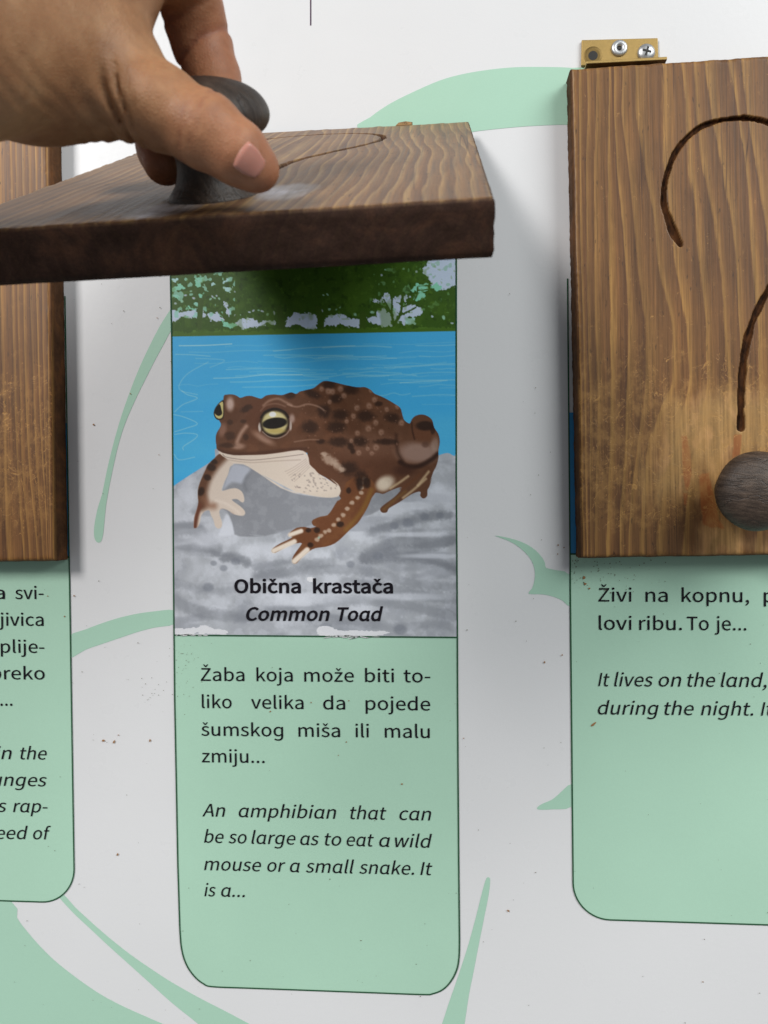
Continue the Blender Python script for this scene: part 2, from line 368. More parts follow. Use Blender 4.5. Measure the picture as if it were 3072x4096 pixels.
ita = [
 line(*C3, [('An',180,307),('amphibian',382,920),('that',998,1198),('can',1270,1445)], 987, 1010, 180, 1445),
 line(*C3, [('be',190,298),('so',325,425),('large',452,695),('as',722,825),('to',857,948),('eat',978,1128),('a',1158,1218),('wild',1245,1450)], 1132, 1161, 190, 1450),
 line(*C3, [('mouse',190,505),('or',540,640),('a',665,720),('small',752,1020),('snake.',1047,1350),('It',1385,1452)], 1284, 1312, 190, 1450),
 line(*C3, [('is',192,255),('a...',285,415)], 1428, 1433, 190, 415)]
C2 = (660, 1750, .7233)
cap1 = line(*C2, [('Obična',385,753),('krastača',820,1262)], 857, 859, 385, 1262)
cap2 = line(*C2, [('Common',450,912),('Toad',955,1208)], 1010, 1012, 450, 1208)
C5 = (1700, 2100, .9026)
r_reg = [line(*C5, [('Živi',768,915),('na',977,1075),('kopnu,',1137,1435),('p',1500,1549)], 338, 342, 768, 1545),
         line(*C5, [('lovi',770,915),('ribu.',949,1138),('To',1160,1257),('je...',1283,1423)], 463, 466, 768, 1423)]
r_ita = [line(*C5, [('It',767,818),('lives',838,1010),('on',1035,1135),('the',1162,1285),('land,',1310,1512)], 713, 717, 767, 1512),
         line(*C5, [('during',766,1035),('the',1060,1190),('night.',1222,1453),('It',1487,1542)], 838, 844, 765, 1542)]
C4 = (0, 2200, .8575)
l_reg = [line(*C4, [('a',-22,25),('svi-',73,205)], 228, 228, 0, 205), line(*C4, [('jivica',-4,205)], 352, 353, 0, 205),
         line(*C4, [('plije-',6,209)], 478, 479, 0, 205), line(*C4, [('preko',-38,211)], 602, 603, 0, 205), line(*C4, [('...',4,60)], 725, 725, 0, 205)]
l_ita = [line(*C4, [('in',-18,57),('the',97,220)], 974, 976, 0, 205), line(*C4, [('lunges',-60,221)], 1098, 1101, 0, 205),
         line(*C4, [('is',-30,33),('rap-',63,224)], 1220, 1223, 0, 205), line(*C4, [('need',-70,133),('of',157,241)], 1346, 1348, 0, 205)]
cat = lambda L: [wd for l in L for wd in l]

def card(x0, zdiv, label, left_px=None):
    """a text panel: green below the divider, picture above it, dark green outline"""
    c = empty('text_panel', BL, parent=brd); c.location = (0, 0, 0); c['label'] = label
    r = 18.5; zb_ = zdiv-CARD_H
    xl = lambda z: x0; xr = lambda z: x0+CARD_W
    arc1 = [(x0+r-r*math.cos(a), zb_+r-r*math.sin(a)) for a in np.linspace(0, math.pi/2, 14)]
    arc2 = [(x0+CARD_W-r+r*math.sin(a), zb_+r-r*math.cos(a)) for a in np.linspace(0, math.pi/2, 14)]
    low = [(x0, zdiv)] + arc1 + arc2 + [(x0+CARD_W, zdiv)]
    flat_poly('green_field', low, 0.2, M_GREEN, c)
    out = [(x0, zdiv+140)] + [(x0, zdiv+z) for z in (80, 20)] + low + [(x0+CARD_W, zdiv+z) for z in (20, 80)] + [(x0+CARD_W, zdiv+140)]
    ribbon('outline', out, 0.75, 0.42, M_LINE, c)
    return c

# centre card follows the measured edges of the print
cc = empty('text_panel', (0, 0, 0), parent=brd); cc['label'] = 'panel with the toad picture above two paragraphs'
EL = np.array([(682,962),(683,1116),(687.5,1347),(690,1650),(692.5,1897),(693.5,2112),(697.3,2542),(700,2800),(705,3056),(712.5,3454),(720,3700)], float)
ER = np.array([(1825,958),(1825.5,1072),(1825.5,1325),(1825.5,1650),(1825.5,1897),(1827,2112),(1829.8,2549),(1830.5,2800),(1832,3056),(1835,3454),(1838,3760)], float)
bot = np.array([(720,3700),(722.5,3745),(727,3790),(738,3835),(757,3875),(785,3910),(815,3933),(850,3944.5),(1000,3950.5),(1258.6,3960),(1500,3969),(1692.6,3976),(1730,3973),(1770,3957),(1802,3925),(1826,3880),(1836,3830),(1838,3760)], float)
botc = catmull(bot, 4)
dv = np.array([(697.3,2540),(1275,2544.5),(1829.8,2549)], float)
ELl = EL[EL[:, 1] > 2541]; ERl = ER[ER[:, 1] > 2548]
low = np.concatenate([[dv[0]], ELl, botc[1:-1], ERl[::-1], [dv[2]], [dv[1]]])
flat_poly('green_field', pxpoly(low), 0.2, M_GREEN, cc)
ribbon('outline', pxpoly(np.concatenate([[ER[0]], EL, botc[1:-1], ER[::-1]])), 0.75, 0.50, M_LINE, cc)
ribbon('divider_line', pxpoly(dv), 0.75, 0.48, M_LINE, cc)
text_obj('caption_text', cap1, 10.6, False, 25, 0.60, cc)
text_obj('caption_text', cap2, 10.5, True, 22, 0.60, cc)
text_obj('paragraph_text', cat(reg), 10.5, False, 3, 0.50, cc)
text_obj('paragraph_text', cat(ita), 10.5, True, 2, 0.50, cc)
cl = card(-GAP-CARD_W, STAG, 'panel partly out of view below the dark board, ending in need of')
text_obj('paragraph_text', cat(l_reg), 10.5, False, 3, 0.50, cl)
text_obj('paragraph_text', cat(l_ita), 10.5, True, 2, 0.50, cl)
cr = card(CARD_W+GAP, STAG, 'panel with four short lines of text, lower part empty')
text_obj('paragraph_text', cat(r_reg), 10.5, False, 3, 0.50, cr)
text_obj('paragraph_text', cat(r_ita), 10.5, True, 2, 0.50, cr)
for c, x0 in ((cl, -GAP-CARD_W), (cr, CARD_W+GAP)):      # the blue picture that shows beside a closed flap
    flat_poly('picture', [(x0+0.3, STAG+0.3), (x0+CARD_W-0.3, STAG+0.3), (x0+CARD_W-0.3, STAG+72), (x0+0.3, STAG+72)], 0.3, M_BLUE, c)
    ribbon('divider_line', [(x0, STAG), (x0+75, STAG), (x0+CARD_W, STAG)], 0.75, 0.46, M_LINE, c)

# dried specks on the board
rs = random.Random(5)
def specks(name, items, mat, seed, scale=1.0):
    rr = random.Random(seed); V = []; F = []
    for (px, py, r, asp) in items:
        c = board(px, py); a0 = rr.random()*6.28; k = 9; b = len(V)
        V.append((c[0], -0.62, c[2])); r = r*scale; ca, sa = math.cos(a0), math.sin(a0)
        for i in range(k):
            a = 6.283*i/k; q = r*(0.75+0.5*rr.random()); u, w_ = q*math.cos(a)*asp, q*math.sin(a)
            V.append((c[0]+u*ca-w_*sa, -0.56, c[2]+u*sa+w_*ca))
        F += [(b, b+1+(i+1) % k, b+1+i) for i in range(k)]
    o = mesh_obj(name, np.array(V)-BL, F, mat, brd, False); o['kind'] = 'stuff'
    return o
big = [(376,1699,.65,1.1),(415,2961,.7,1.5),(458,2966,.6,2.2),(601,2961,.6,1.5),(475,2939,.35,1.5),(472,3416,.5,1.8),(2178,2648,.6,1.1),(2248,2619,.5,1.1),(2032,3641,.6,1.6),
       (2372,2897,.7,3.0),(2335,2310,.9,1.2),(2340,2335,.8,1.2),(2357,2353,.6,1.1),(2232,2180,.5,1.1),(2255,2190,.4,1.1),(2230,2216,.4,1),(1855,2952,.4,1),(523,1575,.4,1.2),(630,1273,.35,1),(637,1820,.3,1.3),
       (298,2383,.5,1),(260,2465,.5,1),(192,2384,.4,1),(1245,2809,.45,1),(1396,2802,.45,1),(1082,2845,.45,1.6),(1354,3020,.35,1),(1386,2967,.4,1.3),(1608,3135,.5,1.3),(2810,3925,.4,1)]
specks('dirt_specks', big, M_SPECK, 3, 0.78)
small = []
for i in range(190):
    x, y = rs.uniform(0, 3072), rs.uniform(1100, 4090)
    if 690 < x < 1830 and y < 2540: continue
    small.append((x, y, rs.choice((.11, .13, .16, .19, .25)), rs.uniform(1, 1.8)))
for i in range(75): small.append((2285+abs(rs.gauss(0, 160)), 2240+abs(rs.gauss(0, 70)), rs.uniform(.1, .3), 1.2))
for i in range(45): small.append((705+abs(rs.gauss(0, 60)), 2570+abs(rs.gauss(0, 140)), rs.uniform(.1, .22), 1.2))
for i in range(25): small.append((rs.gauss(620, 45), rs.gauss(2720, 60), rs.uniform(.1, .25), 1.2))
specks('dirt_specks', small, M_SPECK_DARK, 4, 0.9)
# ------------------------------------------------------------------ the printed picture of the toad, painted as vertex colour on a fine sheet
PX0, PX1, PY0, PY1, STEP = 684.0, 1832.0, 960.0, 2550.0, 2.2
nx = int((PX1-PX0)/STEP)+1; ny = int((PY1-PY0)/STEP)+1
gx = PX0+np.arange(nx)*STEP; gy = PY0+np.arange(ny)*STEP
GX, GY = np.meshgrid(gx, gy)
IMG = np.zeros((ny, nx, 3))
def box_(pts, pad):
    p = np.asarray(pts, float)
    i0 = max(int((p[:, 1].min()-pad-PY0)/STEP), 0); i1 = min(int((p[:, 1].max()+pad-PY0)/STEP)+2, ny)
    j0 = max(int((p[:, 0].min()-pad-PX0)/STEP), 0); j1 = min(int((p[:, 0].max()+pad-PX0)/STEP)+2, nx)
    return i0, max(i1, i0), j0, max(j1, j0)
def seg_d(X, Y, P, closed):
    d = np.full(X.shape, 1e9); n = len(P)
    for i in range(n if closed else n-1):
        a, b = P[i], P[(i+1) % n]; e = b-a; L = e@e+1e-12
        t = np.clip(((X-a[0])*e[0]+(Y-a[1])*e[1])/L, 0, 1)
        d = np.minimum(d, (X-a[0]-t*e[0])**2+(Y-a[1]-t*e[1])**2)
    return np.sqrt(d)
def inside(X, Y, P):
    c = np.zeros(X.shape, bool); n = len(P)
    for i in range(n):
        a, b = P[i], P[(i+1) % n]
        if a[1] == b[1]: continue
        k = ((a[1] > Y) != (b[1] > Y)) & (X < (b[0]-a[0])*(Y-a[1])/(b[1]-a[1])+a[0]); c ^= k
    return c
JIT = vnoise(ny, nx, 4, 77, 2)-0.5
def mask_poly(pts, soft=2.0, n=4, jag=0.0):
    P = np.asarray(pts, float)
    if n: P = catmull(P, n, True)
    m = np.zeros((ny, nx)); i0, i1, j0, j1 = box_(P, soft+jag+4)
    X, Y = GX[i0:i1, j0:j1], GY[i0:i1, j0:j1]
    d = seg_d(X, Y, P, True); d = np.where(inside(X, Y, P), -d, d)
    if jag: d = d+JIT[i0:i1, j0:j1]*2*jag
    m[i0:i1, j0:j1] = sstep(soft, -soft, d); return m
def put(m, col, alpha=1.0, clip=None):
    a = m*alpha
    if clip is not None: a = a*clip
    IMG[:] = IMG*(1-a[..., None]) + np.asarray(col, float)*a[..., None]
def fill(pts, col, soft=2.0, alpha=1.0, n=4, clip=None, jag=0.0):
    m = mask_poly(pts, soft, n, jag); put(m, col, alpha, clip); return m
def stroke(pts, wd, col, soft=None, alpha=1.0, n=5, clip=None, jag=0.0):
    P = np.asarray(pts, float)
    if n and len(P) > 2: P = catmull(P, n)
    soft = soft if soft is not None else 1.6
    m = np.zeros((ny, nx)); i0, i1, j0, j1 = box_(P, wd/2+soft+jag+4)
    X, Y = GX[i0:i1, j0:j1], GY[i0:i1, j0:j1]
    d = seg_d(X, Y, P, False)-wd/2
    if jag: d = d+JIT[i0:i1, j0:j1]*2*jag
    m[i0:i1, j0:j1] = sstep(soft, -soft, d); put(m, col, alpha, clip)
def blob(c, rx, ry, col, soft=0.25, alpha=1.0, rot=0.0, clip=None, jag=0.0):
    a = math.radians(rot); ca, sa = math.cos(a), math.sin(a)
    r = max(rx, ry)*(1.3+soft); i0, i1, j0, j1 = box_([c], r+6)
    X, Y = GX[i0:i1, j0:j1]-c[0], GY[i0:i1, j0:j1]-c[1]
    u = (X*ca+Y*sa)/rx; v_ = (-X*sa+Y*ca)/ry
    d = np.sqrt(u*u+v_*v_)
    if jag: d = d+JIT[i0:i1, j0:j1]*2*jag
    m = np.zeros((ny, nx)); m[i0:i1, j0:j1] = sstep(1+soft, 1-soft, d); put(m, col, alpha, clip)
ZA = Z(950, 1480, .5425); ZB = Z(660, 1550, .3617); ZC = Z(1000, 1900, .5063); T1 = Z(670, 1050, .3617); T2 = Z(1240, 1040, .3617); Z2 = Z(660, 1750, .7233); Z1 = Z(660, 1000, .7233)
rp = random.Random(11)
# --- sky and trees
waterline = 1347-(GX-687)*0.0193
IMG[:] = (205, 212, 228)
GREEN = (52, 82, 20); TEAL = (128, 196, 168); SKY = (182, 196, 220)
IMG[:] = GREEN
for g in ([T1([(40,530),(200,545),(320,520),(335,610),(250,625),(150,605),(50,665)]), T1([(395,525),(425,590),(390,605)]), T1([(445,560),(550,555),(610,610),(640,650),(580,650),(500,655),(450,600)]),
           T1([(625,450),(650,430),(690,540),(705,560),(680,600),(650,570)]), T1([(750,665),(840,625),(960,615),(1000,660),(1130,640),(1200,650),(1210,700),(1100,675),(1000,705),(900,720),(820,750),(780,690)]),
           [(1142,1312),(1150,1275),(1176,1254),(1240,1252),(1266,1262),(1268,1322),(1230,1315),(1200,1298),(1170,1300)],
           T2([(155,665),(220,620),(300,600),(380,615),(450,650),(545,660),(548,735),(400,740),(330,710),(250,740),(190,720),(155,745)]),
           T2([(625,650),(735,630),(740,580),(810,540),(890,600),(905,640),(905,735),(820,740),(740,720),(680,700)]), T2([(820,370),(880,380),(905,450),(895,560),(840,480),(700,460),(720,440),(800,450)]),
           T2([(915,430),(1000,395),(1000,560),(935,660),(912,580)]), T2([(1030,510),(1160,490),(1220,540),(1250,580),(1180,630),(1060,640),(1050,730),(1000,690),(950,690),(1010,615),(1100,570),(1020,580)]),
           T2([(1035,400),(1110,410),(1070,450),(1040,470)]), T2([(1230,100),(1280,50),(1400,-60),(1660,-80),(1660,290),(1560,300),(1450,340),(1380,340),(1320,230),(1260,150)])]):
    fill(g, SKY, 2.0, n=0, jag=9)
for g in ([T2([(1110,340),(1190,260),(1300,270),(1310,330),(1200,360)]), T2([(1140,440),(1200,370),(1290,390),(1250,420),(1180,460)]), T2([(1060,650),(1160,640),(1170,720),(1060,710)]), T2([(1330,300),(1400,250),(1480,320),(1400,350)]),
           T1([(600,640),(680,660),(760,690),(720,740),(640,720)]), T1([(50,280),(150,240),(200,290),(60,330)]), T1([(50,360),(150,370),(120,420)]), T1([(300,160),(400,170),(360,270),(310,260)]), T1([(620,270),(730,280),(700,320),(640,320)]),
           T1([(470,270),(510,215),(540,240)]), T1([(355,350),(400,350),(370,430)]), T1([(205,525),(240,475),(300,525)]), T1([(285,460),(310,435),(340,480)]), T1([(620,230),(640,190),(700,180),(680,210)]), T1([(50,190),(130,170),(90,230)])]):
    fill(g, TEAL if rp.random() < .6 else (165, 205, 205), 1.8, n=0, jag=8)
for c_ in T1([(480,405),(500,380),(545,370),(525,395),(575,405),(260,320),(290,395),(200,365),(160,430),(90,455),(410,250),(745,325),(905,550),(950,535),(1010,530),(1050,540),(1105,575),(1180,555),(1255,590),(750,590),(810,580)]) + T2([(135,565),(215,545),(290,545),(330,520),(500,605),(150,390),(195,385),(830,110),(1035,100),(1180,130),(790,170),(1350,625),(1480,640),(1570,700),(690,580)]):
    blob(c_, rp.uniform(3, 8), rp.uniform(2.5, 6), SKY if rp.random() < .5 else (150, 196, 176), .4, .85, rp.uniform(0, 90), jag=.5)
leaf = vnoise(ny, nx, 9, 21, 2)
top = (GY < waterline-75)
put(sstep(0.66, 0.72, leaf)*top*(GX < 940), (140, 196, 180), 0.8)
put(sstep(0.70, 0.75, leaf)*top*(GX > 1480), (120, 170, 130), 0.5)
put(sstep(0.72, 0.76, vnoise(ny, nx, 6, 24, 2))*(GY < waterline), (96, 134, 48), 0.3)
put(sstep(0.68, 0.75, vnoise(ny, nx, 8, 25, 2))*(GY < waterline)*(IMG[..., 2] < 90), (34, 58, 14), 0.55)
put(sstep(0.55, 0.7, vnoise(ny, nx, 30, 22, 3)), (74, 106, 30), 0.4)
put(sstep(0.5, 0.75, vnoise(ny, nx, 22, 23, 3)), (52, 84, 22), 0.4, clip=(IMG[..., 2] < 90))
for p, wd in ((T1([(372,420),(362,560),(358,720)]), 20), (T1([(300,300),(360,430)]), 8), (T1([(460,330),(380,440)]), 8), (T1([(560,530),(640,620),(690,665)]), 9), (T1([(760,590),(700,665)]), 8), (T1([(1235,520),(1262,640),(1262,780)]), 26),
              (T2([(90,540),(118,640),(120,800)]), 24), (T2([(330,510),(180,600),(130,640)]), 7), (T2([(585,600),(585,800)]), 25), (T2([(930,760),(905,600),(908,420)]), 7), (T2([(930,720),(1000,600),(1030,380)]), 8),
              (T2([(900,590),(840,480),(815,440)]), 6), (T2([(890,575),(830,520),(760,520)]), 5), (T2([(990,615),(1080,575),(1170,525)]), 6), (T2([(1020,520),(1120,480),(1180,400),(1190,300)]), 5), (T2([(1020,490),(960,470)]), 4), (T2([(1190,340),(1310,325)]), 4), (T2([(1200,290),(1310,285)]), 4)):
    stroke(p, wd, (56, 82, 24), 1.6, jag=2)
bush = vnoise(ny, nx, 16, 31, 3, 9)
spike = vnoise(ny, nx, 7, 32, 2, 3)
edge = waterline-12-20*(bush-0.3)-22*np.clip(spike-0.45, 0, 1)
put(sstep(-2, 2, GY-edge), (66, 98, 26))
put(sstep(0.6, .75, vnoise(ny, nx, 8, 33, 2))*sstep(-2, 2, GY-edge)*sstep(-8, -24, GY-waterline), (100, 140, 60), .5)
# --- water
wv = vnoise(ny, nx, 60, 41, 3)
water = sstep(-1.5, 1.5, GY-waterline)
put(water, (62, 164, 228))
put(water*sstep(.45, .8, vnoise(ny, nx, 70, 43, 3, 420)), (84, 178, 232), .5)
put(water*sstep(1100, 1800, GX)*sstep(1700, 1350, GY), (80, 166, 210), .3)
for i in range(46):
    y = rp.triangular(1362, 1660, 1440); x = rp.uniform(690, 1780); L = rp.uniform(120, 420)
    pts = [(x+L*t, y-0.02*L*t+rp.uniform(-5, 5)) for t in (0, .25, .5, .75, 1)]
    stroke(pts, rp.uniform(1.5, 5), (176, 216, 236), 3, rp.uniform(.12, .38))
for p, a in ((Z1([(80,530),(220,528),(370,520)]), .75), (Z1([(60,578),(150,580),(250,588)]), .4), (Z1([(270,710),(420,705),(560,690),(760,690)]), .5), (Z1([(340,662),(560,655),(800,660)]), .35), (Z1([(600,560),(820,540),(1050,530)]), .4), (Z1([(1300,735),(1420,728),(1560,722)]), .45), (Z1([(820,600),(1050,590),(1280,600)]), .35),
             (ZB([(110,270),(200,190),(360,120),(250,80),(190,40)]), .42), (ZB([(100,300),(220,330),(360,400),(240,450),(110,490)]), .42), (ZB([(110,520),(230,505),(355,520),(330,570),(210,650),(205,690)]), .42), (ZB([(105,740),(160,800),(330,770)]), .38), (ZB([(180,270),(420,265)]), .25),
             (Z1([(240,620),(120,690),(80,770),(180,800)]), .35), (Z1([(170,600),(330,610),(250,650)]), .3)):
    stroke(p, 3.5, (190, 220, 238), 2.5, a)
# --- rock
rock = [(680,1960)] + ZB([(100,1090),(170,1040),(260,980),(380,905),(480,840),(560,780)]) + [(900,1790),(1300,1850),(1700,1840)] + ZA([(1480,630),(1550,612),(1600,635),(1680,650)]) + [(1860,2570),(670,2570)]
rm = fill(rock, (164, 167, 173), 2.0, n=3)
mot = vnoise(ny, nx, 44, 51, 4); fine = vnoise(ny, nx, 14, 52, 3); wash = vnoise(ny, nx, 26, 57, 3, 90)
put(rm*sstep(.45, .72, mot), (194, 197, 205), .75)
put(rm*sstep(.5, .2, mot), (146, 149, 158), .7)
put(rm*sstep(.5, .7, fine), (204, 207, 216), .3)
put(rm*sstep(.52, .7, wash), (132, 135, 143), .5)
dark = ZB([(740,870),(860,850),(1000,915),(1280,1110),(1480,1180)]) + ZC([(480,165),(640,175),(800,150),(1000,130),(1200,95),(1195,130),(1080,230),(950,315),(760,345),(560,365),(430,415),(300,430),(120,482),(0,470)]) + ZB([(1100,1640),(900,1650),(770,1625),(745,1500),(690,1370),(620,1330),(700,1250),(640,1130)])
dm = fill(dark, (131, 133, 139), 4, n=2)
put(dm*sstep(.45, .7, fine), (148, 150, 156), .5)
fill(ZB([(735,870),(860,860),(960,915),(900,980),(860,1060),(740,1050),(650,1120)]), (176, 180, 192), 9, .8, clip=dm)
stroke(ZB([(960,920),(880,1040),(900,1130)]), 14, (112,114,120), 8, .6, clip=dm)
fill(ZB([(680,1400),(730,1480),(760,1620),(600,1640),(620,1560)]), (202, 205, 214), 6, .8)
for p, wd, a in ((ZC([(970,450),(1130,400),(1290,360),(1400,330),(1570,320)]), 26, .6), (ZC([(905,650),(1050,570),(1200,520),(1400,540),(1600,505)]), 34, .6), (ZC([(960,640),(1150,600),(1350,580),(1590,520)]), 30, .5),
                 (ZC([(900,640),(930,690),(1200,665),(1500,700),(1650,760)]), 16, .55), (ZC([(60,790),(300,760),(450,720),(640,690)]), 28, .35), (ZC([(980,500),(1250,440),(1640,430)]), 8, .3),
                 (ZB([(110,1570),(300,1560),(450,1650),(570,1790)]), 40, .5), (ZB([(640,1890),(760,1860),(900,1930)]), 26, .55), (Z2([(60,620),(170,610),(290,640)]), 20, .3),
                 (Z2([(330,665),(400,670),(460,700)]), 22, .5), (Z2([(500,775),(700,745),(900,730),(1150,745),(1350,800),(1600,830)]), 28, .42), (Z2([(1000,800),(1250,840),(1450,880),(1610,890)]), 30, .4), (Z2([(60,900),(180,960),(400,990),(700,965)]), 34, .45),
                 (Z2([(900,905),(1150,900),(1400,940),(1600,990)]), 30, .42), (Z2([(60,800),(150,830),(300,850),(420,830)]), 22, .35), (Z2([(1100,680),(1300,650),(1500,680),(1610,740)]), 22, .4), (Z2([(780,1000),(1000,1010),(1250,1050),(1500,1030),(1600,1060)]), 24, .35), (Z2([(500,720),(650,700),(850,690)]), 20, .35), (Z2([(1120,530),(1260,470),(1400,440),(1570,425)]), 22, .3)):
    stroke(p, wd*1.35, (112, 115, 122), 10, a*.85, jag=6, clip=rm)
for c, r in ((ZC([(795,705)])[0], 17), (Z2([(325,722)])[0], 15), (Z2([(270,695)])[0], 13), (Z2([(390,685)])[0], 18), (Z2([(240,828)])[0], 22), (Z2([(890,1050)])[0], 24), (Z2([(1300,1062)])[0], 26), (ZC([(1250,380)])[0], 22), (ZC([(1380,330)])[0], 18), (ZC([(1500,320)])[0], 15), (ZC([(1140,400)])[0], 18), (ZC([(1010,640)])[0], 20)):
    blob(c, r, r*.8, (108, 112, 122), .35, .5, clip=rm)
for c, rx, ry in ((ZB([(480,1690)])[0], 60, 30), (Z2([(600,620)])[0], 130, 26), (Z2([(350,520)])[0], 70, 40), (Z2([(760,890)])[0], 150, 24), (ZC([(1300,470)])[0], 130, 9), (ZC([(450,480)])[0], 60, 16), (ZC([(1450,640)])[0], 110, 9), (Z2([(1350,880)])[0], 160, 14), (ZB([(250,1150)])[0], 35, 60), (ZC([(1500,160)])[0], 80, 40)):
    blob(c, rx, ry, (208, 211, 220), .6, .55, clip=rm*(1-dm*.8), jag=.15)
# --- toad
BR = (92, 60, 42); DK = (40, 25, 18); CREAM = (206, 192, 178); PALE = (172, 138, 120)
body = ZB([(590,695),(570,640),(562,560),(575,500),(612,440),(620,400),(600,350),(640,250),(650,100),(690,80),(750,78),(800,95),(835,116),(900,95),(960,95),(1040,120),(1075,120),(1120,90),(1200,78),(1290,85),(1345,70),(1400,55),(1450,72),(1490,48),(1540,35)]) + \
       ZA([(500,150),(560,135),(600,105),(640,82),(700,88),(790,110),(880,128),(940,127),(985,150),(1010,175),(1080,205),(1150,245),(1200,280),(1216,330),(1230,370),(1268,395),(1285,365),(1310,340),(1355,328),(1400,340),(1435,370),(1450,425),(1480,470),(1492,530),(1482,590),(1481,650),(1465,710),(1440,760),(1420,830)]) + \
       ZC([(1435,30),(1418,90),(1402,120),(1400,165),(1372,186),(1345,165),(1345,132),(1280,150),(1180,215),(1100,262),(1082,294),(1045,297),(1028,270),(1055,238),(1140,175),(1200,108),(1180,98),(1100,128),(1050,150),(1000,140),(900,165),(720,185),(700,100),(600,20)]) + ZA([(525,720),(515,610)]) + ZB([(1500,765),(1100,775),(760,775)])
bm_ = fill(body, BR, 1.8, n=3)
put(bm_*sstep(.5, .75, vnoise(ny, nx, 30, 61, 3)), (112, 72, 50), .45)
put(bm_*sstep(.5, .25, vnoise(ny, nx, 26, 62, 3)), (82, 50, 32), .5)
blob(ZA([(950,700)])[0], 170, 70, (84, 50, 34), .6, .5, clip=bm_)
blob(ZB([(1050,280)])[0], 60, 60, (90, 52, 34), .6, .5, clip=bm_)
blob(ZA([(1000,560)])[0], 120, 50, (150, 112, 94), .7, .35, clip=bm_)
# throat and belly
belly = ZB([(595,702),(640,722),(760,748),(900,748),(1100,742),(1300,717),(1480,692),(1560,722),(1590,780),(1600,850),(1659,905)]) + ZA([(600,765),(660,805),(740,850)]) + ZC([(640,30),(695,70),(718,125),(690,172),(600,178),(500,165),(380,140),(280,110),(200,60),(100,0)]) + ZB([(1480,1175),(1280,1110),(1100,990),(980,912),(870,850),(760,842),(660,792),(605,745)])
be = fill(belly, CREAM, 2.5, n=2)
put(be*sstep(1950, 2010, GY), (184, 170, 154), .5)
blob(ZB([(1500,800)])[0], 60, 40, (208, 194, 184), .6, .6, clip=be)
stroke(ZB([(640,740),(700,775),(950,803),(1250,775),(1530,738)]), 3, (120, 100, 92), 1.6, .7, clip=be)
stroke(ZB([(700,800),(950,830),(1250,812),(1500,800)]), 4, (165, 145, 132), 3, .6, clip=be)
for k in range(6): stroke(ZB([(1330+k*20,930+k*22),(1430+k*18,880+k*16),(1560+k*8,790+k*18)]), 2.5, (150, 130, 120), 2, .45, clip=be)
for i in range(60):
    c = ZA([(rp.uniform(400, 740), rp.uniform(760, 900))])[0]
    blob(c, rp.uniform(2, 6), rp.uniform(2, 4), (140, 126, 120), .5, .55, rp.uniform(0, 90), clip=be)
stroke(ZB([(600,692),(700,728),(850,735),(1100,720),(1350,690),(1560,680)]), 13, (62, 36, 26), 7, .6, clip=bm_*(1-be))
stroke(ZB([(1600,760),(1640,880)]) + ZA([(640,780),(720,835)]), 18, (92, 56, 38), 9, .5, clip=bm_*(1-be))
# left front leg
arm = ZB([(600,735),(540,790),(480,850),(440,930),(400,1020),(370,1110),(365,1200),(370,1270),(355,1340),(325,1430),(319,1540),(335,1555),(365,1542),(390,1480),(402,1420),(440,1370),(490,1360),(510,1410),(540,1470),(555,1530),(590,1560),(625,1545),(632,1490),(610,1420),(605,1362),(640,1340),(700,1360),(760,1400),(850,1420),(886,1400),(880,1360),(830,1310),(760,1260),(745,1238),(800,1235),(850,1270),(876,1260),(876,1210),(850,1150),(790,1115),(720,1120),(650,1140),(630,1130),(660,1040),(700,960),(720,880),(760,845),(700,800),(640,760)])
am = fill(arm, (202, 187, 174), 2.5, n=3)
stroke(ZB([(640,740),(530,860),(440,1010),(400,1160),(400,1290)]), 50, BR, 16, 1, clip=am)
stroke(ZB([(390,1300),(350,1430),(330,1560)]), 17, (98, 56, 40), 7, 1, clip=am)
stroke(ZB([(430,1230),(480,1300),(540,1310)]), 26, (128, 88, 66), 16, .7, clip=am)
stroke(ZB([(560,1250),(690,1290),(830,1390)]), 9, (216, 202, 190), 8, .7, clip=am)
stroke(ZB([(630,1350),(750,1400)]), 8, (150, 118, 100), 6, .5, clip=am)
for x, y, rx, ry in ((510,880,20,15), (470,995,15,12), (400,1150,13,18), (545,820,14,10)):
    blob(ZB([(x, y)])[0], rx, ry, DK, .35, .8, 20, clip=am)
# right front leg
rarm = ZC([(720,185),(690,205),(650,270),(612,318),(560,328),(500,353),(489,378),(505,402),(525,405),(480,420),(430,410),(370,418),(318,452),(303,478),(335,490),(300,512),(240,540),(182,578),(172,605),(200,615),(260,582),(330,548),(370,540),(412,540),(362,610),(334,660),(340,697),(370,697),(412,650),(470,602),(520,577),(600,566),(670,541),(730,492),(790,432),(850,382),(892,320),(932,250),(962,180),(1000,115),(960,40),(880,0),(760,60)])
ra = fill(rarm, (100, 60, 36), 1.8, n=2)
put(ra*sstep(.45, .7, vnoise(ny, nx, 20, 71, 3)), (116, 74, 44), .5)
stroke(ZC([(960,120),(880,290),(760,430)]), 16, (128, 94, 40), 10, .6, clip=ra)
for a_, b_, wd in (((318,472),(405,442),17), ((188,598),(352,525),19), ((352,680),(452,592),21)):
    stroke(ZC([a_, b_]), wd, (218, 206, 192), 5, .95)
for x, y in ((885,60),(905,30),(880,100),(880,140),(850,180),(805,220),(770,265),(735,315),(697,350),(662,395),(625,440),(595,450),(560,480),(530,510)):
    blob(ZC([(x, y)])[0], 9, 8, (186, 166, 148), .5, .75, clip=ra, jag=.3)
blob(ZC([(545,495)])[0], 5, 5, (150, 175, 160), .5, .8)
for x, y, rx, ry in ((865,70,12,26),(925,60,14,24),(780,122,10,12),(715,390,15,11),(530,435,13,11),(462,437,11,9),(478,552,12,10)):
    blob(ZC([(x, y)])[0], rx, ry, DK, .35, .85, jag=.15)
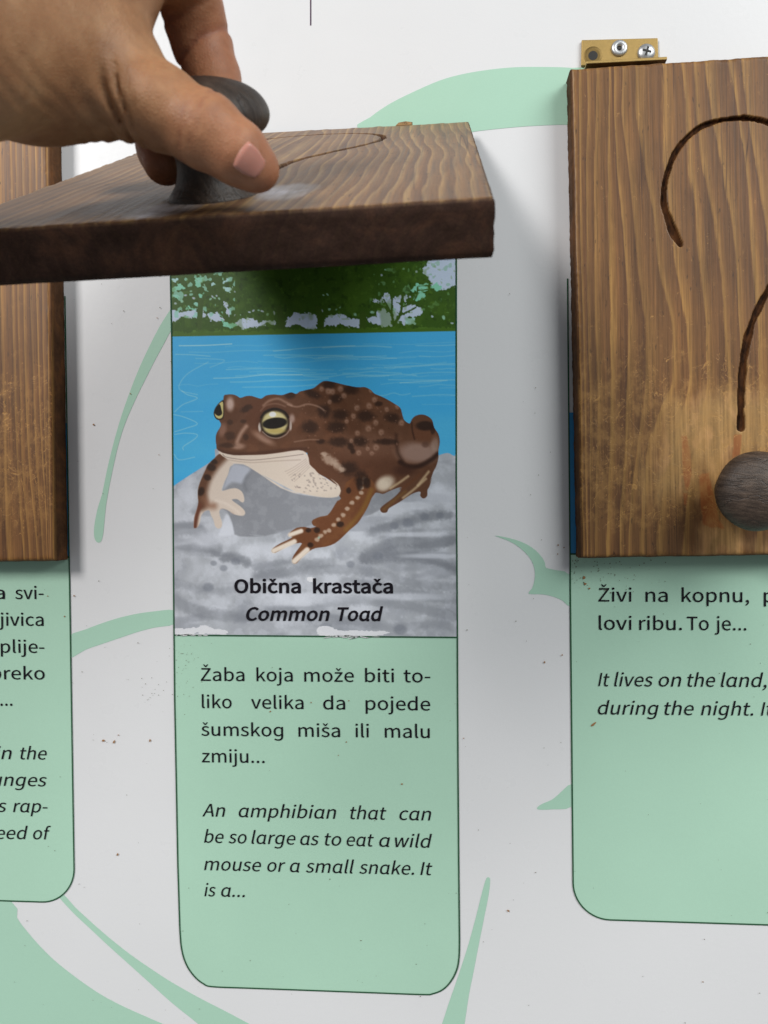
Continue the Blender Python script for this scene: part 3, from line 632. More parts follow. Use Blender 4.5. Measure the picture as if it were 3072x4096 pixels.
# hind leg
hl = bm_*(GX > 1560)
blob(ZA([(1330,610)])[0], 78, 42, (158, 130, 118), .45, .8, clip=hl)
blob(ZA([(1455,550)])[0], 15, 32, (165, 142, 130), .5, .6, clip=hl)
blob(ZA([(1370,470)])[0], 50, 34, (100, 62, 42), .5, .8, clip=hl)
blob(ZA([(1385,412)])[0], 37, 19, DK, .3, .85, clip=hl); blob(ZA([(1440,440)])[0], 10, 18, DK, .4, .7, clip=hl); blob(ZA([(1385,550)])[0], 14, 12, (80, 52, 40), .5, .6, clip=hl)
stroke(ZA([(1285,390),(1290,450),(1305,510)]), 6, (52, 30, 20), 4, .8, clip=hl)
stroke(ZA([(1170,480),(1180,600),(1215,670)]), 12, (54, 32, 22), 10, .7, clip=bm_)
stroke(ZA([(1200,680),(1260,710),(1340,708),(1430,660),(1475,620)]), 18, (44, 24, 16), 8, .9, clip=bm_)
blob(ZA([(1230,740)])[0], 40, 20, (60, 34, 24), .6, .7, clip=bm_)
blob(ZA([(1095,830)])[0], 34, 26, (206, 190, 170), .5, .85, rot=-20)
blob(ZC([(1050,80)])[0], 26, 24, (206, 190, 170), .5, .8, rot=-20)
for p in (ZC([(1110,105),(1180,60),(1250,10)]), ZC([(1210,180),(1300,110),(1390,30)]), ZA([(1330,850),(1370,800),(1410,750)])):
    stroke(p, 9, (190, 165, 130), 5, .8); 
stroke(ZC([(1195,110),(1270,60),(1340,0)]), 10, (96, 58, 36), 6, .8)
stroke(ZC([(1060,270),(1150,190),(1230,130)]), 12, (112, 80, 44), 5, .7, clip=bm_)
# spots and warts
for s in ((390,185,32,22),(550,175,55,22,20),(675,108,42,24),(835,145,48,28),(728,213,40,25),(638,305,42,38,40),(758,330,48,32),(948,338,52,34),(1143,355,45,28,15),(535,420,50,38),(730,420,55,36),(615,528,25,14),(750,530,65,28),(905,528,45,30),(1095,530,70,18),(835,565,20,20),(850,600,15,15),(820,725,55,40),(915,800,40,45),(65,285,35,18,-30),(1040,250,25,15)):
    blob(ZA([s[:2]])[0], s[2]*.64, s[3]*.66, DK, .5, .72, s[4] if len(s) > 4 else 0, clip=bm_, jag=.22)
for s in ((670,155),(760,140),(785,190),(680,235),(880,280),(970,265),(1010,220),(1100,290),(855,340),(805,378),(1020,388),(965,432),(885,465),(1060,460),(1210,390),(840,522),(1020,570),(895,610),(990,615),(960,580),(985,150),(1180,270),(700,160),(620,140)):
    r = rp.uniform(7, 11); c = ZA([s])[0]
    blob(c, r, r*1.1, (178, 142, 122), .6, .55, clip=bm_, jag=.2); blob((c[0]+1, c[1]+2), r*.45, r*.4, (110, 72, 52), .5, .5, clip=bm_)
for s in ((680,665,34,18,30),(735,705,26,14,50),(640,620,12,9,0),(770,735,14,9,0)):
    blob(ZA([s[:2]])[0], s[2], s[3], (176, 152, 134), .5, .75, s[4], clip=bm_, jag=.3)
for i in range(90):
    c = ZA([(rp.uniform(480, 1180), rp.uniform(180, 620))])[0]; r = rp.uniform(1.5, 4)
    blob(c, r, r, (150, 112, 92) if rp.random() < .6 else (66, 40, 28), .5, .4, clip=bm_)
# head
blob(ZB([(722,185)])[0], 15, 26, (196, 172, 162), .6, .85, clip=bm_)
stroke(ZB([(900,430),(840,510),(800,600)]), 14, PALE, 9, .85, clip=bm_); blob(ZB([(810,650)])[0], 26, 12, PALE, .6, .7, clip=bm_)
blob(ZB([(1090,560)])[0], 42, 14, PALE, .7, .7, 30, clip=bm_)
blob(ZB([(640,470)])[0], 14, 26, (150, 112, 96), .6, .6, 15, clip=bm_)
stroke(ZB([(1090,200),(1150,150),(1250,125),(1330,160),(1400,195)]), 8, PALE, 6, .6, clip=bm_)
stroke(ZB([(1060,260),(1120,200),(1230,180),(1330,210)]), 5, (150, 115, 98), 4, .5, clip=bm_)
stroke(ZA([(370,255),(440,272),(520,252),(600,272),(640,300)]), 6, PALE, 4, .6, clip=bm_)
stroke(ZA([(420,530),(520,515),(600,515)]), 4, PALE, 4, .5, clip=bm_)
for x, y, rx, ry in ((720,535,20,16),(895,548,11,12),(720,385,11,11),(870,375,12,8),(930,220,14,9),(880,250,9,7),(690,640,30,10)):
    blob(ZB([(x, y)])[0], rx, ry, (60, 38, 26), .45, .8, clip=bm_, jag=.15)
# eyes
E0 = ZB([(1215,395)])[0]
blob(E0, 66, 64, (70, 42, 30), .25, .8); blob(ZB([(1050,440)])[0], 6, 18, (200, 190, 182), .4, .9); blob(ZB([(1390,420)])[0], 5, 20, (190, 178, 170), .4, .8); blob(ZB([(1405,345)])[0], 11, 17, (170, 145, 135), .6, .8)
blob(E0, 58, 58, (34, 24, 16), .1); blob((E0[0], E0[1]-1), 51, 47, (184, 172, 122), .14)
blob((E0[0]-3, E0[1]-26), 34, 14, (206, 196, 150), .5, .6); blob((E0[0]+4, E0[1]+30), 38, 10, (170, 150, 84), .5, .7)
blob(E0, 50, 22, (22, 18, 14), .14, 1, -7); blob(ZB([(1192,298)])[0], 13, 10, (244, 244, 240), .4)
stroke(ZB([(1065,330),(1110,270),(1215,235),(1320,270),(1365,330)]), 8, (30, 20, 14), 3, .95)
stroke(ZB([(1080,490),(1150,545),(1250,560),(1340,520),(1390,450)]), 4, (190, 172, 160), 3, .6)
ey = fill(ZB([(650,140),(600,170),(555,230),(540,290),(560,340),(600,362),(650,335),(656,220)]), (48, 34, 22), 1.6)
fill(ZB([(640,160),(600,182),(562,235),(552,290),(570,330),(605,345),(640,320),(645,230)]), (190, 178, 118), 1.6)
fill(ZB([(605,185),(565,225),(550,280),(590,315),(632,295),(625,240)]), (24, 18, 14), 1.8)
# --- worn print along the lower edge
wear = vnoise(ny, nx, 7, 91, 4, 16)
for P in (Z2([(40,1042),(120,1052),(200,1040),(300,1055),(350,1078),(250,1092),(50,1092)]), Z2([(840,1062),(890,1038),(960,1060),(1060,1062),(1240,1078),(1150,1100),(1000,1110),(870,1095)]), Z2([(770,772),(815,764),(832,800),(800,806)])):
    m = mask_poly(P, 14, 2); put(sstep(.36, .46, m*.62+wear-.45)*sstep(.02, .2, m), (214, 214, 218), .9)
put(sstep(2, -8, np.abs(GY-2522-(GX-690)*0.009))*sstep(.5, .62, wear)*(GX < 1330), (205, 205, 210), .6)
IMG[:] = np.clip(IMG + (np.random.RandomState(3).rand(ny, nx, 1)-.5)*5, 0, 255)

left = np.interp(gy, EL[:, 1], EL[:, 0])+1.5; right = np.interp(gy, ER[:, 1], ER[:, 0])-1.5
divy = np.interp(gx, dv[:, 0], dv[:, 1])-1.0
QX = np.clip(GX, left[:, None], right[:, None]); QY = np.minimum(GY, divy[None, :])
PB = board(QX, QY); PB[..., 1] = -0.3
pic = grid_mesh('picture', PB - BL, M_PIC, cc, False)
bm2 = pic.data
ca_ = bm2.color_attributes.new('paint', 'FLOAT_COLOR', 'POINT')
rgba = np.ones((ny*nx, 4), np.float32); rgba[:, :3] = np.clip(lin(IMG)*PRINT_K, 0, 0.85).reshape(-1, 3)
ca_.data.foreach_set('color', rgba.ravel())
# scuffs that run over the divider on to the green
scuff_pts = []
for k in range(26):
    x = rp.triangular(870, 1230, 980); y = 1098+rp.gauss(0, 7); L = rp.uniform(8, 34); s_ = rp.uniform(1.2, 3.2)
    scuff_pts.append((x, y, L, s_))
for k in range(12):
    scuff_pts.append((rp.uniform(55, 260), 1090+rp.gauss(0, 3), rp.uniform(10, 30), rp.uniform(1.2, 2.6)))
SV, SF = [], []
for x, y, L, s_ in scuff_pts:
    a0 = rp.uniform(-.35, .2); b0 = len(SV)
    for i in range(10):
        a = 6.283*i/10; u = L*math.cos(a)*rp.uniform(.7, 1.1); v_ = s_*math.sin(a)*rp.uniform(.5, 1.4)
        q = Z2([(x+u*math.cos(a0)-v_*math.sin(a0), y+u*math.sin(a0)+v_*math.cos(a0))])[0]; c_ = board(*q); SV.append((c_[0], -0.66, c_[2]))
    SF.append(tuple(range(b0, b0+10)))
so = mesh_obj('scuff_marks', np.array(SV)-BL, SF, M_SCUFF, cc, False); so['kind'] = 'stuff'
bm = bmesh.new(); bm.from_mesh(so.data)
for f in bm.faces:
    f.normal_update()
    if f.normal.y > 0: f.normal_flip()
bm.to_mesh(so.data); bm.free()
# ------------------------------------------------------------------ wooden flaps
def wood_mat(name, tint=(1, 1, 1), dark=1.0, pale=(214, 170, 128), edge=(80, 57, 42), flatmix=0.48, bare0=(140, 114, 76), bare1=(178, 146, 102)):
    """stained softwood: growth rings come from the 'ring' field of the mesh, fibres, checks and scratches from noise"""
    m, n, b = new_mat(name)
    tc = N(n, 'ShaderNodeTexCoord').outputs['Object']
    A = lambda nm: N(n, 'ShaderNodeAttribute', attribute_name=nm).outputs['Fac']
    fib = noise(n, mapping(n, tc, (900, 900, 16)), 1.0, 4, 0.6)
    fib2 = noise(n, mapping(n, tc, (2600, 2600, 60)), 1.0, 2, 0.6)
    blotch = noise(n, mapping(n, tc, (26, 26, 13)), 1.0, 6, 0.7)
    ringn = math_node(n, 'ADD', A('ring'), math_node(n, 'MULTIPLY', math_node(n, 'SUBTRACT', noise(n, mapping(n, tc, (260, 260, 22)), 1.0, 4, 0.6), 0.5), 0.5))
    fr = math_node(n, 'FRACT', ringn)
    ridx = math_node(n, 'FLOOR', ringn)
    wn = N(n, 'ShaderNodeTexWhiteNoise', noise_dimensions='1D'); n.links.new(ridx, wn.inputs['W'])
    c = lambda r, g, bb: (lin((r, g, bb))*np.array(tint)*dark)
    col = ramp(n, fr, [(0.0, c(142, 110, 66)), (0.09, c(152, 119, 72)), (0.22, c(136, 103, 62)), (0.46, c(114, 81, 50)), (0.80, c(98, 68, 43)), (0.94, c(92, 62, 40)), (0.985, c(122, 91, 56))])
    fr3 = math_node(n, 'FRACT', math_node(n, 'MULTIPLY', ringn, 3.37))
    col = mix(n, 0.55, col, ramp(n, fr3, [(0.0, (1.16,)*3), (0.3, (1.02,)*3), (0.85, (0.88,)*3), (0.97, (0.95,)*3)]), 'MULTIPLY')
    # latewood lines differ in strength
    flat = c(117, 86, 53)
    col = mix(n, math_node(n, 'MULTIPLY', wn.outputs['Value'], flatmix), col, flat)
    fibc = ramp(n, fib, [(0.27, (0.62,)*3), (0.5, (1.0,)*3), (0.75, (1.30,)*3)])
    col = mix(n, 1.0, col, fibc, 'MULTIPLY')
    col = mix(n, 0.8, col, ramp(n, fib2, [(0.3, (0.80,)*3), (0.7, (1.15,)*3)]), 'MULTIPLY')
    col = mix(n, 1.0, col, ramp(n, blotch, [(0.28, (0.70, 0.67, 0.64)), (0.5, (1, 1, 1)), (0.75, (1.26, 1.22, 1.12))]), 'MULTIPLY')
    streak = noise(n, mapping(n, tc, (75, 75, 3.0), (3, 0, 1)), 1.0, 5, 0.7)
    col = mix(n, 0.85, col, ramp(n, streak, [(0.30, (0.66, 0.62, 0.60)), (0.48, (1, 1, 1)), (0.72, (1.18, 1.15, 1.08))]), 'MULTIPLY')
    # small dark pores
    pore = noise(n, mapping(n, tc, (700, 700, 170)), 1.0, 2, 0.5)
    col = mix(n, ramp(n, pore, [(0.66, (0,)*3), (0.74, (0.65,)*3)]), col, c(44, 32, 24))
    # worn field round the knob: bare greyish wood, gnawed by noise; raised flap adds painted gloss
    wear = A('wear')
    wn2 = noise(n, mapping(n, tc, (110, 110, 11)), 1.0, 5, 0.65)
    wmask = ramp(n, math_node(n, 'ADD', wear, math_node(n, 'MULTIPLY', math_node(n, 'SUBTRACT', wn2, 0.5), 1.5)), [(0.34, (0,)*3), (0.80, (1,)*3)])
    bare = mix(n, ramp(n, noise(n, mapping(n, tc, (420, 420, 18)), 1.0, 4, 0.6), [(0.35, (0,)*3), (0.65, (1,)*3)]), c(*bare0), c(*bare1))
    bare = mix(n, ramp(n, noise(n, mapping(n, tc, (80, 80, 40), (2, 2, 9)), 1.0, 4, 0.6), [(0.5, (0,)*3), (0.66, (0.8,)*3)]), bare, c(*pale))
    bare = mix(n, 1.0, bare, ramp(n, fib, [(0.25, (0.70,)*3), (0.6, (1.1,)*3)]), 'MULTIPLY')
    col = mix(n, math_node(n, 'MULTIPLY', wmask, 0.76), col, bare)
    # orange varnish left in streaks
    st = A('stain')
    smask = ramp(n, math_node(n, 'ADD', st, math_node(n, 'MULTIPLY', math_node(n, 'SUBTRACT', noise(n, mapping(n, tc, (240, 240, 50)), 1.0, 4, 0.6), 0.5), 0.8)), [(0.42, (0,)*3), (0.60, (1,)*3)])
    col = mix(n, math_node(n, 'MULTIPLY', smask, 0.66), col, c(144, 82, 40))
    # curved pale scratches
    sn = noise(n, mapping(n, tc, (75, 75, 60)), 1.0, 3, 0.55, 1.2)
    s1 = math_node(n, 'ABSOLUTE', math_node(n, 'SUBTRACT', sn, 0.5))
    s1 = ramp(n, s1, [(0.0, (1,)*3), (0.009, (0,)*3)])
    s2 = ramp(n, math_node(n, 'ABSOLUTE', math_node(n, 'SUBTRACT', noise(n, mapping(n, tc, (120, 120, 150), (3, 1, 2)), 1.0, 3, 0.6, 1.0), 0.47)), [(0.0, (1,)*3), (0.009, (0,)*3)])
    gate = ramp(n, math_node(n, 'ADD', noise(n, mapping(n, tc, (240, 240, 200), (5, 5, 5)), 1.0, 4, 0.7), math_node(n, 'MULTIPLY', A('scratch'), 0.16)), [(0.60, (0,)*3), (0.72, (0.8,)*3)])
    sm = math_node(n, 'MULTIPLY', math_node(n, 'MAXIMUM', s1, s2), gate)
    col = mix(n, sm, col, c(186, 146, 92))
    # drying checks: hair-thin dark lines along the grain
    ck = ramp(n, math_node(n, 'ABSOLUTE', math_node(n, 'SUBTRACT', noise(n, mapping(n, tc, (95, 95, 2.2), (7, 0, 3)), 1.0, 2, 0.5), 0.5)), [(0.0, (0.85,)*3), (0.006, (0,)*3)])
    ck = math_node(n, 'MULTIPLY', ck, ramp(n, noise(n, mapping(n, tc, (60, 60, 14)), 1.0, 2), [(0.46, (0,)*3), (0.56, (1,)*3)]))
    col = mix(n, ck, col, c(52, 30, 24))
    # rubbed, scuffed zone
    rub = ramp(n, math_node(n, 'ADD', noise(n, mapping(n, tc, (170, 170, 120)), 1.0, 6, 0.72), math_node(n, 'MULTIPLY', A('scratch'), 0.17)), [(0.62, (0,)*3), (0.78, (0.38,)*3)])
    col = mix(n, rub, col, c(168, 132, 84))
    # carved groove, charred dark
    gr = A('groove')
    gcol = mix(n, ramp(n, noise(n, mapping(n, tc, (420, 420, 160)), 1.0, 4), [(0.4, (0,)*3), (0.65, (1,)*3)]), c(44, 27, 17), c(84, 54, 33))
    col = mix(n, gr, col, gcol)
    # sawn edges soak up more stain; raised flap's edge tone also paints shade
    saw = noise(n, mapping(n, tc, (60, 60, 60), (4, 4, 4)), 1.0, 6, 0.75, 0.6)
    col = mix(n, math_node(n, 'MULTIPLY', A('edge'), 0.96), col, mix(n, 1.0, mix(n, 1.0, c(*edge), ramp(n, fib2, [(0.3, (0.8,)*3), (0.7, (1.2,)*3)]), 'MULTIPLY'), ramp(n, saw, [(0.32, (0.5, 0.48, 0.46)), (0.5, (1, 1, 1)), (0.66, (1.9, 1.7, 1.4))]), 'MULTIPLY'))
    n.links.new(col, b.inputs['Base Color'])
    r = math_node(n, 'ADD', math_node(n, 'MULTIPLY', fib, 0.22), 0.36)
    n.links.new(math_node(n, 'ADD', r, math_node(n, 'MULTIPLY', math_node(n, 'MAXIMUM', A('edge'), A('groove')), 0.25)), b.inputs['Roughness'])
    n.links.new(math_node(n, 'SUBTRACT', 0.42, math_node(n, 'MULTIPLY', math_node(n, 'MAXIMUM', A('edge'), A('groove')), 0.30)), b.inputs['Specular IOR Level'])
    h = math_node(n, 'ADD', math_node(n, 'MULTIPLY', fib, 0.6), math_node(n, 'MULTIPLY', math_node(n, 'MULTIPLY', math_node(n, 'SUBTRACT', 1.0, fr), 0.08), math_node(n, 'SUBTRACT', 1.0, A('edge'))))
    h = math_node(n, 'ADD', h, math_node(n, 'MULTIPLY', sm, -0.3))
    bump(n, b, h, 0.28, 0.0005)
    return m

KNOB_X, KNOB_Z = FW/2+2.6, -209.0
def qmark_path(o3):
    """centre line and half width of the carved question mark, local x,z of a flap"""
    pts = np.array([(2728,975),(2700,925),(2676,860),(2663,795),(2668,730),(2690,655),(2722,592),(2770,537),(2830,498),(2900,479),(2970,472),(3040,475),(3110,487),(3180,515),(3245,560),(3295,625),(3322,700),(3325,790),(3298,890),(3240,990),(3155,1105),(3075,1215),(3022,1300),(2988,1395),(2970,1490),(2963,1590),(2962,1712)], float)
    wd = np.interp(np.arange(len(pts)), [0, 1, 4, 10, 20, 24, 26], [1.3, 1.9, 1.25, 1.2, 1.4, 1.9, 1.7])
    pts[:, 0] = np.where(pts[:, 0] > 2970, 2970+(pts[:, 0]-2970)*0.74, pts[:, 0])
    P = catmull(np.c_[pts, wd], 5)
    b = board(P[:, 0], P[:, 1], -T)
    return np.stack([b[:, 0]-o3[0], b[:, 2]-o3[1], P[:, 2]], -1)
ORIG_R = (CARD_W+GAP+1.816, 281.96)
QM = qmark_path(ORIG_R)

def smooth_noise_1d(n, cell, seed):
    return vnoise(1, n, 1, seed, 1)[0] if cell < 2 else vnoise(2, n, cell, seed, 3)[0]

def flap_mesh(name, ring_fn, wear_fn, stain_fn, scratch_fn, mat, parent, seed, rr=2.0, twist=0.0, st=0.8):
    nxx, nzz = int(FW/st)+1, int(FH/st)+1
    xs = np.linspace(0, FW, nxx); zs = np.linspace(-FH, 0, nzz)
    X, Zg = np.meshgrid(xs, zs)
    # slightly irregular outline
    rs_ = np.random.RandomState(seed)
    ex = (vnoise(nzz, 4, 14, seed, 4)-0.5)*0.25; ez = (vnoise(4, nxx, 14, seed+1, 4)-0.5)*0.7
    tx = X/FW; tz = -Zg/FH
    XX = X + (ex[:, :1]*(1-tx)**8 + ex[:, 1:2]*tx**8); ZZ = Zg + (ez[:1]*(1-tz)**8 + ez[1:2]*tz**8)
    de = np.minimum(np.minimum(X, FW-X), np.minimum(-Zg, FH+Zg))
    q = np.clip(rr-de, 0, rr)
    drop = rr-np.sqrt(np.maximum(rr*rr-q*q, 0))
    drop = drop + np.clip(1-de/3.0, 0, 1)*(vnoise(nzz, nxx, 9, seed+2, 3)-0.35)*0.9*(de > 0)
    # corner rounding
    # groove
    d2 = np.full(X.shape, 1e9); wq = np.ones(X.shape)
    jit = (vnoise(nzz, nxx, 14, seed+4, 4)-0.5)*1.7
    for i in range(len(QM)-1):
        a, b_ = QM[i], QM[i+1]
        x0, x1 = min(a[0], b_[0])-5, max(a[0], b_[0])+5; z0, z1 = min(a[1], b_[1])-5, max(a[1], b_[1])+5
        j = (xs >= x0) & (xs <= x1); k = (zs >= z0) & (zs <= z1)
        if not j.any() or not k.any(): continue
        J = np.where(j)[0]; K = np.where(k)[0]; sl = np.s_[K[0]:K[-1]+1, J[0]:J[-1]+1]
        e = (b_-a)[:2]; L = e@e+1e-9
        t = np.clip(((X[sl]-a[0])*e[0]+(Zg[sl]-a[1])*e[1])/L, 0, 1)
        dd = np.hypot(X[sl]-a[0]-t*e[0], Zg[sl]-a[1]-t*e[1]); wv_ = a[2]+(b_[2]-a[2])*t
        m_ = dd < d2[sl]; d2[sl] = np.where(m_, dd, d2[sl]); wq[sl] = np.where(m_, wv_, wq[sl])
    dn = (d2+jit*0.8)/wq
    gdepth = 2.4*np.sqrt(np.clip(1-dn**2, 0, 1)) * (0.85+0.3*vnoise(nzz, nxx, 26, seed+6, 2))
    Y = -T + drop + gdepth
    V = [np.stack([XX, Y, ZZ], -1).reshape(-1, 3)]
    idx = np.arange(nxx*nzz).reshape(nzz, nxx)
    Q = [np.stack([idx[:-1, :-1], idx[:-1, 1:], idx[1:, 1:], idx[1:, :-1]], -1).reshape(-1, 4)]
    loop = np.concatenate([idx[0, :-1], idx[:-1, -1], idx[-1, :0:-1], idx[:0:-1, 0]])
    front = V[0][loop]; nl = len(loop); base = nxx*nzz; prev = loop
    ring = [ring_fn(X, Zg).ravel()]; groove = [sstep(1.12, 0.9, dn).ravel()]
    wear = [wear_fn(X, Zg).ravel()]; stain = [stain_fn(X, Zg).ravel()]; scr = [scratch_fn(X, Zg).ravel()]
    edge = [sstep(1.1, 0.1, de).ravel()]
    lv = 7; rl = ring[0][loop]
    cen = np.array([FW/2, 0, -FH/2])
    for k in range(1, lv+1):
        f = k/lv; y = front[:, 1]*(1-f)
        p = front.copy(); p[:, 1] = y
        rough = (vnoise(2, nl, 6, seed+20+k, 2)[0]-0.5)*0.5
        if k == lv: rough = rough*0.4 - 0.5
        dirv = np.sign(p-cen)*np.stack([(np.abs(p[:, 0]-cen[0]) > FW/2-2), np.zeros(nl), (np.abs(p[:, 2]-cen[2]) > FH/2-2)], -1)
        p = p + dirv*rough[:, None]
        V.append(p)
        cur = base+np.arange(nl)
        Q.append(np.stack([prev, np.roll(cur, 0), np.roll(cur, -1), np.roll(prev, -1)], -1)[:, ::1])
        prev = cur; base += nl
        ring.append(rl + f*1.6 + 0.4*math.sin(f*3)); groove.append(np.zeros(nl)); wear.append(np.zeros(nl)); stain.append(np.zeros(nl)); scr.append(np.zeros(nl)); edge.append(np.ones(nl))
    V = np.concatenate(V); Qa = np.concatenate(Q)
    V[:, 1] -= twist*(V[:, 0]-FW/2)*(-V[:, 2]/FH)**1.2          # the board has warped a little
    o = fast_mesh(name, V, Qa, mat, parent, True)
    me = o.data
    bm = bmesh.new(); bm.from_mesh(me); bm.verts.ensure_lookup_table()
    try:
        bm.faces.new([bm.verts[i] for i in prev])
    except ValueError: pass
    bmesh.ops.recalc_face_normals(bm, faces=bm.faces)
    for f in bm.faces: f.smooth = len(f.verts) == 4
    bm.to_mesh(me); bm.free()
    for nm, vals in (('ring', ring), ('groove', groove), ('wear', wear), ('stain', stain), ('scratch', scr), ('edge', edge)):
        attr(o, nm, np.concatenate(vals))
    return o

def ring_from_lines(levels, rows, X, Zg, to_local):
    """growth lines traced at a few heights -> smooth ring coordinate"""
    lv = np.array([to_local(0, y)[1] for y in levels]); order = np.argsort(lv)
    rows = np.array(rows, float)
    LX = np.array([[to_local(x, y)[0] for x, y in zip(r, levels)] for r in rows])   # rows x levels
    zz = Zg[:, 0]; out = np.zeros(X.shape)
    # smooth interpolation of each line over height
    LXs = np.array([np.interp(zz, lv[order], r[order]) for r in LX])
    ker = np.hanning(41); ker /= ker.sum()
    LXs = np.array([np.convolve(np.pad(r, 20, 'edge'), ker, 'valid') for r in LXs])
    for i in range(len(zz)):
        l = np.maximum.accumulate(LXs[:, i]+np.arange(len(rows))*1e-3)
        out[i] = np.interp(X[i], l, np.arange(len(rows)))
        a = X[i] < l[0]; out[i][a] = -(l[0]-X[i][a])/3.0
        bq = X[i] > l[-1]; out[i][bq] = len(rows)-1+(X[i][bq]-l[-1])/6.0
    return out

M_WOOD = wood_mat('stained_wood', (1.13, 1.02, 0.80))
M_WOOD_DARK = wood_mat('weathered_wood', (1.16, 1.23, 1.52), pale=(215, 208, 200), edge=(52, 35, 26), flatmix=0.72, bare0=(132, 118, 102), bare1=(168, 158, 146))  # edge tone holds painted shade; pale and bare tones double as gloss
M_WOOD_WARM = wood_mat('warm_stained_wood', (1.22, 1.06, 0.80))

def knob_mat(name='weathered_knob_wood', k=1.0):
    m, n, b = new_mat(name)
    tc = N(n, 'ShaderNodeTexCoord').outputs['Object']
    f = noise(n, mapping(n, tc, (170, 60, 900)), 1.0, 4, 0.65)
    f2 = noise(n, mapping(n, tc, (130, 130, 130)), 1.0, 4, 0.6)
    f3 = noise(n, mapping(n, tc, (2200, 700, 1500)), 1.0, 2, 0.6)
    col = ramp(n, f, [(0.30, lin((52, 41, 34))), (0.5, lin((74, 61, 52))), (0.7, lin((98, 83, 72)))])
    col = mix(n, 1.0, col, ramp(n, f2, [(0.3, (0.72, 0.70, 0.68)), (0.7, (1.12, 1.10, 1.08))]), 'MULTIPLY')
    col = mix(n, 0.7, col, ramp(n, f3, [(0.3, (0.75,)*3), (0.7, (1.2,)*3)]), 'MULTIPLY')
    crack = ramp(n, math_node(n, 'ABSOLUTE', math_node(n, 'SUBTRACT', noise(n, mapping(n, tc, (50, 30, 190), (1, 2, 3)), 1.0, 2, 0.5), 0.5)), [(0.0, (0.8,)*3), (0.012, (0,)*3)])
    col = mix(n, crack, col, lin((38, 28, 22)))
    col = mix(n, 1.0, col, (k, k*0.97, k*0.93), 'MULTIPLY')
    n.links.new(col, b.inputs['Base Color'])
    b.inputs['Roughness'].default_value = 0.5
    bump(n, b, math_node(n, 'SUBTRACT', math_node(n, 'ADD', f, f3), crack), 0.4, 0.0005)
    return m
M_KNOB = knob_mat()
M_KNOB_SHADED = knob_mat('shaded_knob_wood', 0.58)  # same wood darkened to paint in the shade under the hand
KPROF = [(0.0, 12.6), (0.8, 12.4), (2.2, 11.2), (4.2, 9.8), (7, 8.9), (9.8, 8.7), (12.0, 9.6), (14.0, 12.2), (15.6, 15.2), (17.2, 17.3), (19.4, 18.4), (21.8, 18.3), (24.4, 17.0), (26.6, 14.8), (28.4, 11.6), (29.6, 7.6), (30.3, 3.6), (30.5, 0.0)]
def knob(parent, spin=0.5, dx=0.0, mat=None):
    P = catmull(np.array(KPROF), 3); k = 44; V = []; F = []
    for i, (h, r) in enumerate(P):
        for j in range(k):
            a = 2*math.pi*j/k; rr = max(r, 0)*(1+0.012*math.sin(2*a+spin)+0.008*math.sin(5*a+i*.1))
            V.append((rr*math.cos(a), -h, rr*math.sin(a)))
    for i in range(len(P)-1):
        for j in range(k): F.append((i*k+j, (i+1)*k+j, (i+1)*k+(j+1) % k, i*k+(j+1) % k))
    o = mesh_obj('knob', V, F, mat or M_KNOB, parent)
    bm = bmesh.new(); bm.from_mesh(o.data); bmesh.ops.remove_doubles(bm, verts=bm.verts, dist=1e-6)
    bmesh.ops.recalc_face_normals(bm, faces=bm.faces); bm.to_mesh(o.data); bm.free()
    o.location = ((KNOB_X+dx)*MM, -(T-0.2)*MM, KNOB_Z*MM); o.rotation_euler = (0, spin*0.3, 0)
    return o

LEV = [258,420,573,783,993,1154,1371,1588,1805,2022,2185]
ROWS = [[2303,2306,2308,2310,2312,2315,2318,2320,2322,2324,2326],[2320,2330,2330,2328,2328,2330,2334,2336,2338,2338,2340],[2345,2363,2362,2353,2352,2352,2354,2358,2358,2354,2354],[2386,2402,2396,2385,2384,2384,2384,2386,2384,2376,2372],
 [2432,2452,2448,2440,2444,2446,2446,2446,2436,2424,2416],[2455,2474,2470,2478,2500,2514,2524,2510,2500,2478,2470],[2482,2508,2495,2525,2545,2558,2588,2586,2548,2520,2504],[2530,2560,2558,2590,2622,2638,2690,2690,2590,2560,2550],
 [2596,2672,2668,2660,2690,2710,2745,2760,2700,2640,2620],[2700,2745,2765,2770,2790,2800,2825,2830,2790,2740,2720],[2790,2790,2795,2815,2865,2880,2900,2910,2880,2830,2800],[2830,2835,2852,2893,2930,2945,2960,2975,2960,2950,2940],[2900,2935,2955,2990,3010,3020,3030,3040,3040,3030,3020]]
for d_ in (60, 140, 230, 300, 370, 430, 480, 530, 570): ROWS.append([v_+d_+20*math.sin(i*.6+d_) for i, v_ in enumerate(ROWS[12])])
def right_local(px, py):
    b = board(px, py, -T); return b[0]-ORIG_R[0], b[2]-ORIG_R[1]
def wear_blob(cx, cz, rx, rz, up=0.0):
    return lambda X, Zg: np.clip(1.05-np.hypot((X-cx)/rx, (Zg-cz)/rz), 0, 1)
def loc_poly(polys, soft):
    def fn(X, Zg):
        out = np.zeros(X.shape)
        for P in polys:
            P = np.array([right_local(*p) for p in P]); d = seg_d(X, Zg, P, True); d = np.where(inside(X, Zg, P), -d, d)
            out = np.maximum(out, sstep(soft, -soft, d))
        return out
    return fn
hinge_r = empty('wooden_flap', (ORIG_R[0]-1.6, 0, ORIG_R[1]-0.8), (0, -0.011, 0))
props(hinge_r, 'brown wooden flap hanging closed under a brass hinge, with carved question mark', 'wooden flap', 'hinged wooden question flaps')
wear_r = loc_poly([[(2690,1610),(2780,1600),(2900,1560),(3072,1560),(3330,1640),(3340,1900),(3072,1830),(2930,1830),(2860,1900),(2800,1860),(2770,1990),(2720,2010),(2590,2010),(2575,1930),(2600,1830),(2640,1720)], [(2790,2120),(2900,2080),(3072,2180),(3300,2140),(3300,2222),(2790,2222)]], 17.0)
